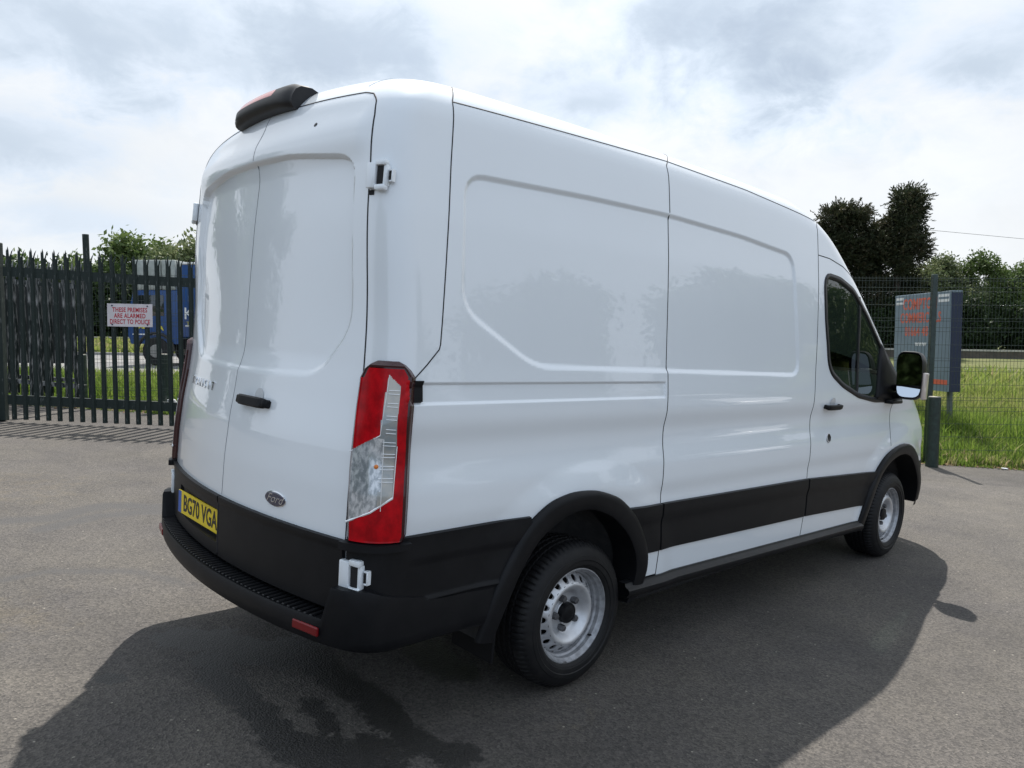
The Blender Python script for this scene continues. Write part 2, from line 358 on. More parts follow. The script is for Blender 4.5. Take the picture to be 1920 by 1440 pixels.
# ---- skin grid
def skin():
    zA=np.concatenate([np.linspace(.33,1.34,112),np.linspace(1.345,1.44,20),np.linspace(1.448,2.2,86)])
    nA=len(zA); phi=np.radians(np.r_[np.linspace(0,26,52),np.linspace(26,90,38)[1:]])[1:]; nroof=10
    zz=np.concatenate([zA,np.full(len(phi)+nroof,2.2)]); ph=np.concatenate([0*zA,phi,np.full(nroof,math.pi/2)])
    sc=np.concatenate([np.ones(nA+len(phi)),1-np.arange(1,nroof+1)/nroof])
    seg=[]  # (tx in 0..1 between rear and front skeleton, y, dx, dy)
    def add(n,fn): 
        for k in range(n): seg.append(fn(k/n))
    add(120,lambda u:(0,-.6*u,-1,0))
    add(64,lambda u:(0,-.6,-math.cos(u*math.pi/2),-math.sin(u*math.pi/2)))
    add(430,lambda u:(u,-.6,0,-1))
    add(26,lambda u:(1,-.6,math.sin(u*math.pi/2),-math.cos(u*math.pi/2)))
    add(70,lambda u:(1,-.6+1.2*u,1,0))
    add(20,lambda u:(1,.6,math.cos(u*math.pi/2),math.sin(u*math.pi/2)))
    add(150,lambda u:(1-u,.6,0,1))
    add(50,lambda u:(0,.6,-math.sin(u*math.pi/2),math.cos(u*math.pi/2)))
    add(120,lambda u:(0,.6*(1-u),-1,0))
    seg=np.array(seg); nc=len(seg); nr=len(zz)
    xf=np.interp(zz,*_XF)-.75; xr=.45
    tx=seg[None,:,0]; ox=xr+(xf[:,None]-xr)*tx; oy=np.broadcast_to(seg[None,:,1],ox.shape).copy()
    cx=(xr+xf[:,None])/2; hx=(xf[:,None]-xr)/2-.0
    # roof rows close towards the centre line
    ox=cx+(ox-cx)*(1-(1-sc[:,None])*.0); oy=oy*sc[:,None]
    ox=np.where(sc[:,None]<1,np.clip(ox,xr+(1-sc[:,None])*.6,xf[:,None]-(1-sc[:,None])*.6),ox)
    oz=np.broadcast_to(zz[:,None],ox.shape)
    cp=np.cos(ph)[:,None]; sp=np.sin(ph)[:,None]
    dx=seg[None,:,2]*cp; dy=seg[None,:,3]*cp; dz=np.broadcast_to(sp,ox.shape)
    x,y,z=shoot(ox.ravel(),oy.ravel(),oz.ravel().copy(),dx.ravel(),dy.ravel(),dz.ravel().copy(),3.0,26)
    V=np.stack([x,y,z],-1)
    i=np.arange(nr-1)[:,None];j=np.arange(nc)[None,:];j2=(j+1)%nc
    Q=np.stack([i*nc+j,i*nc+j2,(i+1)*nc+j2,(i+1)*nc+j],-1).reshape(-1,4)
    rowi=np.broadcast_to(i,(nr-1,nc)).ravel()
    return V,Q,rowi
SV,SQ,SROW=skin()
N_=grad(SV[:,0],SV[:,1],SV[:,2])
cen=SV[SQ].mean(1); cn=N_[SQ].mean(1)
# orientation
a=SV[SQ[:,1]]-SV[SQ[:,0]]; b=SV[SQ[:,3]]-SV[SQ[:,0]]
flip=(np.cross(a,b)*cn).sum(-1)<0; SQ[flip]=SQ[flip][:,::-1]
def part(name,mask,m,parent,off=0.0):
    q=SQ[mask]; u,inv=np.unique(q,return_inverse=True); V=SV[u]+N_[u]*off
    o=mesh(name,V,inv.reshape(-1,4).astype(np.int32),m,parent,smooth=True)
    o.data.normals_split_custom_set_from_vertices(N_[u].tolist())
    return o
X,Y,Z=cen.T; AY=np.abs(Y)
inpoly=lambda px,py,P: sdpoly(px,py,P)<0
REARSEAM=[(.43,2.52),(.427,2.50),(.418,2.42),(.402,2.256),(.388,2.046),(.365,1.664),(.357,1.564),(.298,1.502),(.252,1.46),(.225,1.43)]
WINDOW=[(3.553,2.134),(3.74,2.123),(3.958,2.065),(4.22,1.913),(4.524,1.70),(4.80,1.475),(4.88,1.39),(4.86,1.30),(4.781,1.284),(4.407,1.292),(4.111,1.329),(3.834,1.407),(3.661,1.487),(3.604,1.558),(3.538,1.838),(3.512,2.082)]
WINDOW=rnd(WINDOW,.035,3)
DOOR=[(3.42,.33),(3.42,2.253),(3.589,2.247),(3.788,2.214),(4.02,2.145),(4.25,2.00),(4.55,1.79),(4.95,1.46),(4.99,1.29),(4.77,1.26),(4.77,.33)]
RD=rnd([(0,.575),(0,2.522),(-.34,2.518),(-.557,2.512),(-.706,2.505),(-.773,2.474),(-.808,2.414),(-.826,2.22),(-.842,1.79),(-.85,1.49),(-.86,1.2),(-.869,.853),(-.88,.575)],.03,4)
AROUT=[(.600,.38),(.629,.473),(.653,.57),(.723,.691),(.829,.835),(.958,.924),(1.105,.953),(1.267,.944),(1.432,.89),(1.575,.786),(1.666,.652),(1.70,.537),(1.69,.44),(1.66,.36)]
ARIN=[(.685,.36),(.70,.41),(.739,.518),(.801,.644),(.905,.77),(1.04,.845),(1.145,.865),(1.255,.858),(1.395,.80),(1.52,.70),(1.585,.60),(1.61,.50),(1.60,.41),(1.575,.34)]
AFOUT=[(4.31,.33),(4.335,.43),(4.378,.572),(4.445,.67),(4.525,.76),(4.62,.84),(4.75,.895),(4.90,.93),(5.06,.935),(5.22,.895),(5.38,.81),(5.50,.70),(5.58,.57),(5.60,.42)]
AFIN=[(4.40,.30),(4.425,.41),(4.465,.54),(4.52,.63),(4.60,.715),(4.69,.78),(4.80,.825),(4.93,.85),(5.05,.85),(5.19,.815),(5.31,.745),(5.42,.645),(5.49,.53),(5.51,.40)]
def dens(P,n=60,sm=True):
    P=np.array(P,float); d=np.r_[0,np.cumsum(np.linalg.norm(np.diff(P,axis=0),axis=1))]
    s=np.linspace(0,d[-1],n); Q=np.stack([np.interp(s,d,P[:,k]) for k in range(P.shape[1])],-1)
    if sm:
        for _ in range(max(2,n//14)): Q[1:-1]=.25*Q[:-2]+.5*Q[1:-1]+.25*Q[2:]
    return Q
arO,arI,afO,afI=[dens(p,64) for p in (AROUT,ARIN,AFOUT,AFIN)]
midR=np.vstack([(arO*.45+arI*.55),[(1.6,.2),(.66,.2)]]); midF=np.vstack([(afO*.45+afI*.55),[(5.5,.2),(4.38,.2)]])
side=AY>.55
hole=((inpoly(X,Z,midR)|inpoly(X,Z,midF))&side&(AY>.8))
win=inpoly(X,Z,WINDOW)&side&(X<4.95)
ws=(Z>1.50)&(Z<2.36)&(AY<.80+.0*Z)&(X>3.6)&(cn[:,0]>.35)&(AY<.86-.10*(Z-1.5))
rearf=(cn[:,0]<-.35)|((X<.35)&(AY<.9))
rd=inpoly(-AY,Z,RD)&(X<.30)&(SROW<290)
seamx=np.interp(Z,[p[1] for p in REARSEAM[::-1]],[p[0] for p in REARSEAM[::-1]])
gut=np.interp(X,[.427,.861,1.818,2.595,3.42],[2.499,2.517,2.551,2.534,2.472])
door=inpoly(X,Z,DOOR)&(AY>.7)&~ws
roof=(Z>gut)&(X>.43)&(X<3.6)
low=((X<1.66)&(Z<.47))|((X<4.5)&(Z<np.interp(X,[1.5,4.36],[.425,.372])))|((X>5.25)&(Z<.36))|((X<.30)&(AY<.86)&(Z<.845)&(cn[:,0]<0))
used=hole|low
def take(m):
    global used
    r=m&~used; used|=r; return r
windscreen=part('windscreen',take(ws),GLASS,VAN,-.004)
fd={}; rdp={}
for s,nm in ((-1,'r'),(1,'l')):
    ss=(Y<0) if s<0 else (Y>=0)
    w=take(win&ss); d=take(door&ss)
    fd[s]=part('front_door',d,PAINT,VAN); fd[s]['label']='white front door with a dark side window'
    part('door_window',w,GLASS,fd[s],-.006)
for s in (-1,1):
    ss=(Y<0) if s<0 else (Y>=0)
    rdp[s]=part('rear_door',take(rd&ss),PAINT,VAN)
roofp=part('roof',take(roof),PAINT,VAN)
sp=[]
for s in (-1,1):
    ss=(Y<0) if s<0 else (Y>=0)
    sp.append(part('side_panel',take(ss&(AY>.7)&(X>seamx)&(Z<=gut)&(X<1.80)&(Z>.45)),PAINT,VAN))
    sp.append(part('side_panel',take(ss&(AY>.7)&(X>=1.80)&(X<3.42)&(Z<=gut)),PAINT,VAN))
front=take((X>4.7)&(Z<1.5)&(AY<.80)&(Z>1.08))
bonnet=part('bonnet',front,PAINT,VAN)
wing=[part('front_wing',take((X>4.7)&(Z<=1.5)&(Z>.74)&(AY>=.80)&((Y<0) if s<0 else (Y>=0))),PAINT,VAN) for s in (-1,1)]
fb=part('front_bumper',take((X>5.2)&(Z<.78)),PLAS,VAN,.004)
for s in (-1,1): part('wing_edge',take((X>4.3)&(Z<=.80)&((Y<0) if s<0 else (Y>=0))&(AY>.5)),PAINT,VAN)
part('front_panel',take((X>5.2)),PAINT,VAN); part('cab_roof',take((X>3.3)&(Z>1.4)),PAINT,VAN)
take((X>1.5)&(X<2)&(Z<.5))
for s in (-1,1): part('rear_pillar',take((X<1.5)&(Z<2.45)&((Y<0) if s<0 else (Y>=0))),PAINT,VAN)
body=part('roof_header',~used,PAINT,VAN)
sills=None
# ---- ribbons (shut lines)
def seam(name,P,w,m,parent,off=.0012,step=.02,closed=False,nrm=True):
    P=np.array(P,float); d=np.r_[0,np.cumsum(np.linalg.norm(np.diff(P,axis=0),axis=1))]
    n=max(3,int(d[-1]/step)); s=np.linspace(0,d[-1],n); P=np.stack([np.interp(s,d,P[:,k]) for k in range(3)],-1)
    P,g=snap(P,0); t=np.gradient(P,axis=0); t/=np.linalg.norm(t,axis=1)[:,None]+1e-9
    b_=np.cross(t,g); b_/=np.linalg.norm(b_,axis=1)[:,None]
    L=P+b_*w/2+g*off; R=P-b_*w/2+g*off; Lb=P+b_*w/2-g*.004; Rb=P-b_*w/2-g*.004
    V=np.concatenate([L,R,Lb,Rb]); i=np.arange(n-1)
    Q=np.concatenate([np.stack([i,i+n,i+1+n,i+1],-1),np.stack([i,i+1,i+1+2*n,i+2*n],-1),np.stack([i+n,i+3*n,i+1+3*n,i+1+n],-1)])
    return mesh(name,V,Q.astype(np.int32),m,parent)
SW=.0048
def sidez(pts,s=-1):
    a=A_([tuple(p) for p in pts],float); return S_(a[:,0],a[:,1],s)
for s in (-1,1):
    rs=[sidez([p],s)[0] for p in REARSEAM[1:]]; rs=[A_([.49,s*.80,2.60])]+rs
    seam('panel_gap',rs,SW,SEAM,body)
    ms=[A_([1.93,s*.77,2.63]),A_([1.88,s*.83,2.59])]+[sidez([(1.80,z)],s)[0] for z in (2.52,2.3,2.0,1.6,1.4,1.36,1.25,1.15,1.05,.95,.85,.7,.575,.43)]
    seam('panel_gap',ms,SW,SEAM,sp[0] if s<0 else sp[2])
    bs=[A_([3.50,s*.86,2.50])]+[sidez([(3.42,z)],s)[0] for z in (2.44,2.25,2.0,1.6,1.4,1.25,1.15,1.05,.95,.85,.7,.575,.40)]
    seam('panel_gap',bs,SW,SEAM,fd[s])
    seam('panel_gap',[A_([x,s*y,z]) for x,y,z in ((.427,.887,2.499),(.861,.883,2.517),(1.818,.867,2.551),(2.595,.878,2.534),(3.42,.898,2.472))],SW*1.1,SEAM,roofp)
    seam('panel_gap',sidez([(3.42,2.253),(3.589,2.247),(3.788,2.214),(4.02,2.145),(4.25,2.00),(4.55,1.79),(4.88,1.52)],s),SW*1.2,SEAM,fd[s])
    seam('panel_gap',sidez([(4.77,1.27),(4.765,1.1),(4.75,.93)],s),SW,SEAM,wing[0] if s<0 else wing[1])
    # rear door outline
    pts=[R_([0],[2.522])[0],R_([s*.34],[2.518])[0]]+[R_([s*-y],[z])[0] for y,z in [(-.557,2.512),(-.690,2.506),(-.745,2.492),(-.785,2.46),(-.808,2.40),(-.826,2.22),(-.842,1.79),(-.85,1.49),(-.86,1.2),(-.869,.86),(-.874,.60)]]
    seam('panel_gap',pts,SW*1.25,SEAM,rdp[s])
seam('door_seal',[R_([0],[z])[0] for z in np.linspace(2.52,.86,60)],.0024,mat('shaded_gap',(.20,.21,.23),.6),rdp[-1])
seam('door_seal',[R_([0],[z])[0]-A_([.013,0,0]) for z in np.linspace(.852,.60,20)],.004,SEAM,rdp[-1],.0145)
seam('roof_joint',[A_([.20,-.66,2.54]),A_([.26,-.665,2.58]),A_([.34,-.67,2.61])],.003,mat('grey_sealer',(.30,.40,.50),.4),body)
# ---- window surround, sail panel
for s in (-1,1):
    wp=np.vstack([WINDOW,WINDOW[:1]])
    d_=sidez([tuple(p) for p in wp],s)
    seam('window_rubber',d_,.036,PLAS2,fd[s],.004,.03)
    # sliding-window divider bar, black
    bar=sidez([(4.09,2.03),(4.085,1.7),(4.08,1.33)],s); seam('window_divider',bar,.030,PLAS2,fd[s],.002,.05)
    tri=rnd([(4.42,1.30),(4.53,1.72),(4.82,1.50),(4.93,1.40),(4.95,1.285),(4.80,1.265)],.02,3)
    c=tri.mean(0); rings=[c+(tri-c)*k for k in (0.001,.5,.9,1.0,1.0)]
    P=np.concatenate([sidez([tuple(q) for q in r],s) for r in rings]); n=len(tri)
    P,_=snap(P,np.repeat([.016,.016,.014,.006,-.006],n))
    Q=A_([[k*n+i,k*n+(i+1)%n,(k+1)*n+(i+1)%n,(k+1)*n+i] for k in range(4) for i in range(n)]); 
    mesh('mirror_base_cover',P,Q.astype(np.int32),PLAS,fd[s],smooth=True)
# ---- pads on the skin
def pad(name,fn,nu,nv,off,m,parent,edge=.012,edged=-.006,hole=None,mats=None,mfun=None,us=None,vs_=None):
    """fn(u,v)->approx 3D points; off constant or function(u,v)"""
    u=np.linspace(0,1,nu) if us is None else us; v=np.linspace(0,1,nv) if vs_ is None else vs_
    U,Vv=np.meshgrid(u,v); U=U.ravel();Vv=Vv.ravel()
    o=off(U,Vv) if callable(off) else np.full(U.shape,off)
    P,g=snap(fn(U,Vv),0)
    e=(U<=u[0]+1e-9)|(U>=u[-1]-1e-9)|(Vv<=v[0]+1e-9)|(Vv>=v[-1]-1e-9)
    o=np.where(e,edged,o); P=P+g*o[:,None]
    nu,nv=len(u),len(v)
    j,i=np.meshgrid(np.arange(nv-1),np.arange(nu-1),indexing='ij'); q=np.stack([j*nu+i,j*nu+i+1,(j+1)*nu+i+1,(j+1)*nu+i],-1).reshape(-1,4)
    if hole is not None:
        c=P[q].mean(1); q=q[~hole(c)]
    a=P[q[:,1]]-P[q[:,0]];b=P[q[:,3]]-P[q[:,0]]; fl=(np.cross(a,b)*g[q[:,0]]).sum(-1)<0; q[fl]=q[fl][:,::-1]
    mi=None
    if mfun is not None:
        uc=U[q].mean(1);vc=Vv[q].mean(1); mi=mfun(uc,vc)
    ob=mesh(name,P,q.astype(np.int32),mats or m,parent,mi=mi,auto=38)
    return ob
def edgy(n,e=.02):  # parameter samples with close pairs at the ends so that edges turn down sharply
    return np.concatenate([[0,e*.25,e],np.linspace(e,1-e,n)[1:-1],[1-e,1-e*.25,1]])
def side_patch(name,xs,zlo,zhi,off,m,parent,s=-1,nv=10,hole=None,nu=40,slx=None):
    zl=lambda x:np.interp(x,[p[0] for p in zlo],[p[1] for p in zlo]); zh=lambda x:np.interp(x,[p[0] for p in zhi],[p[1] for p in zhi])
    def fn(U,V):
        x=xs[0]+(xs[1]-xs[0])*U; z=zl(x)+(zh(x)-zl(x))*V; return S_(x,z,s)
    return pad(name,fn,0,0,off,m,parent,hole=hole,us=edgy(nu,.012/(max(.05,xs[1]-xs[0]))),vs_=edgy(nv,.05))
CT=[(.2,.886),(.453,.876),(.842,.854),(1.6,.824),(1.81,.815),(3.42,.793),(4.50,.748)]
CB=[(1.6,.575),(1.742,.572),(3.468,.536),(4.342,.503),(4.6,.49)]
def cladoff(ridge=.016):
    return lambda U,V: .011+.010*np.clip((V-.62)/.10,0,1)*1.0
def inpF(c): return inpoly(c[:,0],c[:,2],midF)
def inpR(c): return inpoly(c[:,0],c[:,2],midR)
for s in (-1,1):
    side_patch('side_cladding',(1.805,3.413),CB,CT,cladoff(),PLAS,sp[1] if s<0 else sp[3],s)
    side_patch('side_cladding',(3.427,4.52),CB,CT,cladoff(),PLAS,fd[s],s,hole=inpF,nu=70)
    side_patch('side_cladding',(1.50,1.795),CB,CT,cladoff(),PLAS,sp[0] if s<0 else sp[2],s,hole=inpR,nu=30)
    # sill step under the doors
    def sill(U,V,s=s):
        x=1.52+(4.36-1.52)*U; return S_(x,np.interp(x,[1.5,4.36],[.425,.372])-.0+0*V,s)
    xs=np.linspace(1.54,4.34,40); zt=np.interp(xs,[1.5,4.36],[.445,.385])
    base=S_(xs,zt,s)
    prof=[(-.03,.004),(.010,.002),(.014,-.012),(.030,-.020),(.040,-.028),(.040,-.044),(.020,-.070),(-.05,-.080),(-.3,-.08)]
    V=[];Q=[];n=len(xs)
    for o,dz in prof:
        for k in range(n): V.append((xs[k],base[k,1]+s*o,zt[k]+dz))
    for a in range(len(prof)-1):
        for k in range(n-1): Q.append((a*n+k,a*n+k+1,(a+1)*n+k+1,(a+1)*n+k))
    mesh('sill_step',V,A_(Q,dtype=np.int32),PLAS2,VAN,auto=50)
# ---- wheel arch mouldings
def flare(O,I,parent,s,name='wheel_arch_moulding'):
    n=len(O); rows=[]
    W_=[(0,-.004),(0.0,.016),(.10,.026),(.32,.030),(.62,.028),(.88,.026),(1.0,.020)]
    for w,o in W_:
        p=O*(1-w)+I*w; P=S_(p[:,0],p[:,1],s); wl=np.interp(p[:,1],[.3,.5],[.6,1])
        P[:,1]+=s*(o*wl); rows.append(P)
    P=rows[-1].copy(); P[:,1]-=s*.05; rows.append(P); P=P.copy(); P[:,1]-=s*.10; rows.append(P)
    V=np.concatenate(rows); k=len(rows)
    Q=A_([[a*n+i,a*n+i+1,(a+1)*n+i+1,(a+1)*n+i] for a in range(k-1) for i in range(n-1)],dtype=np.int32)
    o=mesh(name,V,Q if s<0 else Q[:,::-1],PLAS,parent,auto=50); return o
for s in (-1,1):
    flare(arO,arI,VAN,s); flare(afO,afI,VAN,s)
# arch liners
def liner(I,s):
    n=len(I); c=I.mean(0); P=c+(I-c)*1.035
    V=[];Q=[]
    for k,y in enumerate((-.965,-.80,-.60)):
        for p in P: V.append((p[0],-s*y,p[1]))
    for a in range(2):
        for i in range(n-1): Q.append((a*n+i,a*n+i+1,(a+1)*n+i+1,(a+1)*n+i))
    V.append((c[0],s*.60,.30)); q=len(V)-1
    for i in range(n-1): Q.append((2*n+i,2*n+i+1,q))
    mesh('wheel_arch_liner',V,Q,LINER,VAN,smooth=True)
for s in (-1,1): liner(arI,s); liner(afI,s)
# underbody and cargo floor
mb=MB(); mb.box((.35,-.58,.30),(5.75,.58,.44)); mb.box((1.72,-.94,.31),(4.28,.94,.44)); mb.box((.12,-.90,.47),(.60,.90,.52)); mb.build('underbody',DARK,VAN)
for ax in (1.222,4.965):
    mb=MB(); mb.tube([(ax,-.78,.33),(ax,.78,.33)],.05,12); mb.build('axle',DARK,VAN)
# ---- rear quarter black panel (lamp foot to arch), wrap coordinates
def quarter(s):
    def fn(U,V):
        t=1.40+(2.40-1.40)*U; z=.45+(.872-.45)*V; return T_(t,z,s)
    def top(U,V): 
        return .012+.006*np.clip((V-.72)/.07,0,1)*np.clip((U-.25)/.1,0,1)+.008*np.exp(-((V-.40)/.018)**2)*(U>.40)
    pad('rear_quarter_cladding',fn,0,0,top,PLAS,VAN,us=edgy(110,.012),vs_=edgy(60,.02),hole=inpR)
for s in (-1,1): quarter(s)
# lower black on the rear doors with number plate recess
def rearclad(s):
    y0,y1=(-.004,-.868) if s<0 else (.004,.868)
    vz=np.unique(np.concatenate([edgy(50,.02),[(.645-.585)/.27,(.785-.585)/.27]])); 
    us=np.unique(np.concatenate([edgy(80,.008),[(.022)/.868,.61/.868]]))
    us=np.unique(np.concatenate([us,[.022/.868-.004,.61/.868+.004]])); vz=np.unique(np.concatenate([vz,[(.645-.585)/.27-.008,(.785-.585)/.27+.008]]))
    def fn(U,V):
        y=y0+(y1-y0)*U; z=.585+(.853-.585)*V; return R_(y,z)
    def off(U,V):
        o=.013+.006*np.clip((V-.86)/.08,0,1); yy=U*.868+.004*0; z=.585+.27*V
        # soft step towards the bottom edge
        o=o+.010*np.clip((.20-V)/.10,0,1)*0
        if s>0:
            r=(yy>.0219)&(yy<.6101)&(z>.6449)&(z<.7851)
            o=np.where(r,-.0,o)
        return o
    ob=pad('rear_door_cladding',fn,0,0,off,PLAS,rdp[s],us=us,vs_=vz)
    if s>0:   # flat floor of the recess so that the plate lies in it
        me=ob.data
        for v in me.vertices:
            y,z=v.co.y,v.co.z
            if .021<y<.611 and .644<z<.786 : v.co.x=max(v.co.x,-.0285)
for s in (-1,1): rearclad(s)
# number plate
npz=.7145; mb=MB(); mb.box((-.0375,.043,npz-.0555),(-.0300,.563,npz+.0555),bev=.0015); plate=mb.build('number_plate',YELL,rdp[1])
mb=MB(); mb.box((-.0383,.523,npz-.0535),(-.0374,.561,npz+.0535)); mb.build('blue_band',BLUE,plate)
PT=frame((-.0382,.285,npz-.002),(0,-1,0),(0,0,1))
text_mesh('plate_lettering','BG70 VGA',.112,BLKT,plate,PT,extrude=.0006,space=1.02,offset=.0022,sx=.80)
# ---- rear bumper
def bumper():
    st=[]
    for x in np.linspace(.66,.46,8): st.append((2+x-.45,-1))
    for k in np.linspace(0,1,22)[1:]: st.append((2-k,-1))
    for y in np.linspace(.6,-.6,61)[1:]: st.append((abs(y)/.6,-1 if y>=0 else 1))
    for k in np.linspace(0,1,22)[1:]: st.append((1+k,1))
    for x in np.linspace(.46,.66,8)[1:]: st.append((2+x-.45,1))
    t=A_([a for a,b in st]); s=A_([b for a,b in st],float)
    P=T_(t,.56+0*t,1); P[:,1]*=s
    g=grad(P[:,0],P[:,1],P[:,2]); g[:,2]=0; g/=np.linalg.norm(g,axis=1)[:,None]
    ay=np.abs(P[:,1]); n=len(P)
    ctr=1                 # 1 in the step part
    bo=np.interp(t,[0,1,1.30,1.42,1.52,1.62,2.0,2.2],[.088,.084,.074,.064,.048,.024,.017,.015])
    # duplicate the stations at the block edge
    idx=[];kind=[]
    for i in range(n):
        if i>0 and False:
            lo,hi=(i-1,i); 
            idx+= [None]
            kind.append((lo,hi))
        idx.append(i)
    zo=np.where(ay<.845,.566,.690); zo=np.where(t>1.52,np.interp(t,[1.52,1.60,1.9,2.2],[.690,.66,.61,.60]),zo)
    rows=[]
    prof=[(-.02,'in'),(.0,'top0'),(.62,'top'),(.93,'lip'),(1.0,'e1'),(1.0,'e2'),(.97,'m'),(.80,'b1'),(.35,'b2'),(-.3,'b3')]
    V=[]
    for w,k in prof:
        o=bo*w if w>=0 else np.full(n,w)
        zb=.450
        dz={'in':0,'top0':0,'top':0,'lip':0.0,'e1':-.012,'e2':-.05,'m':None,'b1':None,'b2':None,'b3':None}[k]
        if dz is not None: z=zo+dz
        else: z=np.full(n,{'m':.500,'b1':.470,'b2':.455,'b3':.455}[k])
        if k in('top0','top') : z=z-.006*(ay<.845)
        V.append(np.stack([P[:,0]+g[:,0]*o,P[:,1]+g[:,1]*o,z],-1))
    V=np.concatenate(V); k=len(prof)
    Q=A_([[a*n+i,a*n+i+1,(a+1)*n+i+1,(a+1)*n+i] for a in range(k-1) for i in range(n-1)],dtype=np.int32)
    ob=mesh('rear_bumper',V,Q,PLAS,VAN,auto=42)
    return ob,P,g,bo,ay
RB,bP,bg,bbo,bay=bumper()
# tread ribs on the step
sel=[(i) for i in range(len(bP)) if bay[i]<.83]
path=bP[sel]; gg=bg[sel]; oo=bbo[sel]
cum=np.r_[0,np.cumsum(np.linalg.norm(np.diff(path,axis=0),axis=1))]
rib_me=None
for k,sv in enumerate(np.arange(.02,cum[-1]-.01,.0315)):
    p=A_([np.interp(sv,cum,path[:,q]) for q in range(3)]); g=A_([np.interp(sv,cum,gg[:,q]) for q in range(3)]); g/=np.linalg.norm(g)
    if rib_me is None:
        mb=MB(); V,Fc=bmesh_box((-.012,-.0080,-.004),(.070,.0080,.0085),.003,1); mb.add(V,Fc); r0=mb.build('tread_rib',PLAS2,RB); rib_me=r0.data; o=r0
    else:
        o=bpy.data.objects.new('tread_rib',rib_me); link(o); o.parent=RB
    o.matrix_basis=frame((p[0],p[1],.561),(g[0],g[1],0),(-g[1],g[0],0))
# reflectors, tow eye cover, bumper bits
for s in (-1,1):
    c=R_([s*.775],[.52])[0]; i=np.argmin(np.linalg.norm(bP[:,:2]-c[:2],axis=1)); g=bg[i]; p=bP[i]+g*(bbo[i]+.001)
    mb=MB(); V,Fc=bmesh_box((-.070,-.017,-.006),(.070,.017,.006),.004,1); mb.add(V,Fc); o=mb.build('rear_reflector',REDR,RB); o.matrix_basis=frame((p[0],p[1],.519),(-g[1],g[0],0),(0,0,1))
# ---- rear lamps
LREG={}
def lamp(s):
    Lz=[.845,.86,1.112,1.342,1.445,1.478,1.498,1.512]; Lt=[1.43,1.400,1.385,1.388,1.398,1.425,1.462,1.505]
    Rz=[.845,.86,.885,1.277,1.40,1.455,1.480,1.500,1.512]; Rt=[1.640,1.662,1.674,1.682,1.690,1.690,1.665,1.635,1.600]
    z0,z1=.845,1.512
    def fn(U,V):
        z=z0+(z1-z0)*V; tl=np.interp(z,Lz,Lt); tr=np.interp(z,Rz,Rt); t=tl+(tr-tl)*U; return T_(t,z,s)
    # regions in (u,v): rim, red, ribbed clear, smooth clear
    clear=A_([(.555,.925),(.745,.862),(.715,.262),(.03,.113),(.045,.500),(.51,.605)])
    # close edge lines
    us=np.unique(np.concatenate([edgy(44,.05),np.linspace(0,1,50)])); vz=np.unique(np.concatenate([edgy(120,.012),np.linspace(0,1,130)]))
    def off(U,V):
        e=np.minimum(np.minimum(U,1-U)*.18,np.minimum(V,1-V)*.67)
        return .010+.018*sstep(0,.022,e)-.003*sstep(.018,.024,e)
    def mf(U,V):
        e=np.minimum(np.minimum(U,1-U)*.18,np.minimum(V,1-V)*.67)
        mi=np.where((e<np.where(V>.9,.030,.0185))|(U>.865),1,0)
        c=inpoly(U,V,clear)&(e>.0165)
        mi=np.where(c,np.where((U<.56+.0*V-.04*(V<.3)),2,3),mi)
        mi=np.where(c&(V>.585),3,mi)
        return mi
    ob=pad('rear_lamp',fn,0,0,off,None,VAN,us=us,vs_=vz,mats=[REDL,REDD,CLEARL,CLEARM],mfun=mf,edged=-.004)
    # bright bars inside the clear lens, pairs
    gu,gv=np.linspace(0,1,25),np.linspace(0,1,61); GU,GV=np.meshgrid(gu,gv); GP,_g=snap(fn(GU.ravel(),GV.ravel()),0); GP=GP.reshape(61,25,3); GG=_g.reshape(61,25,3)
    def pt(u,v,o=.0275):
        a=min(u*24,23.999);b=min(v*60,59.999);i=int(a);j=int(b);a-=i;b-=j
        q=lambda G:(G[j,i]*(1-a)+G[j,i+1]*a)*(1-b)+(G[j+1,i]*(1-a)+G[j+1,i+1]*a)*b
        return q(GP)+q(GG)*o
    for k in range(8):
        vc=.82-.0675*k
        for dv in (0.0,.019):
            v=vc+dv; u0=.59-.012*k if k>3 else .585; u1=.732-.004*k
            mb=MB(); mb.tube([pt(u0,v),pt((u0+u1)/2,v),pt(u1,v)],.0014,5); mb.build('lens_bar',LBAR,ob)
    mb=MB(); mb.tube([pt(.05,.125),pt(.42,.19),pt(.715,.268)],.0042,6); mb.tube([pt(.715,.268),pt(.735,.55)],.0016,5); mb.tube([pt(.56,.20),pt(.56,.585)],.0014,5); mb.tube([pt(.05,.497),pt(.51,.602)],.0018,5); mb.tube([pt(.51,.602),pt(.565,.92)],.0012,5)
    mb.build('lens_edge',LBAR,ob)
    bm=bmesh.new(); bmesh.ops.create_icosphere(bm,subdivisions=2,radius=.010); V=[tuple(v.co) for v in bm.verts];Fc=[tuple(v.index for v in f.verts) for f in bm.faces]; bm.free()
    c=pt(.47,.43,.020); mb=MB(); mb.add([(c[0]+v[0],c[1]+v[1],c[2]+v[2]) for v in V],Fc); mb.build('indicator_bulb',AMB,ob,smooth=True)
    return ob
LAMP={s:lamp(s) for s in (-1,1)}
for s in (-1,1):
    # black ledge under the lamp, rail end cap
    def fn(U,V,s=s): return T_(1.385+.30*U,.828+.030*V,s)
    pad('lamp_ledge',fn,0,0,.042,PLAS,VAN,us=edgy(20,.05),vs_=edgy(3,.2),edged=.005)
    def fn2(U,V,s=s):
        x=.236+.040*U; return S_(x,1.362+.082*V,s)
    pad('rail_end_cap',fn2,0,0,.014,PLAS,VAN,us=edgy(6,.1),vs_=edgy(10,.05))
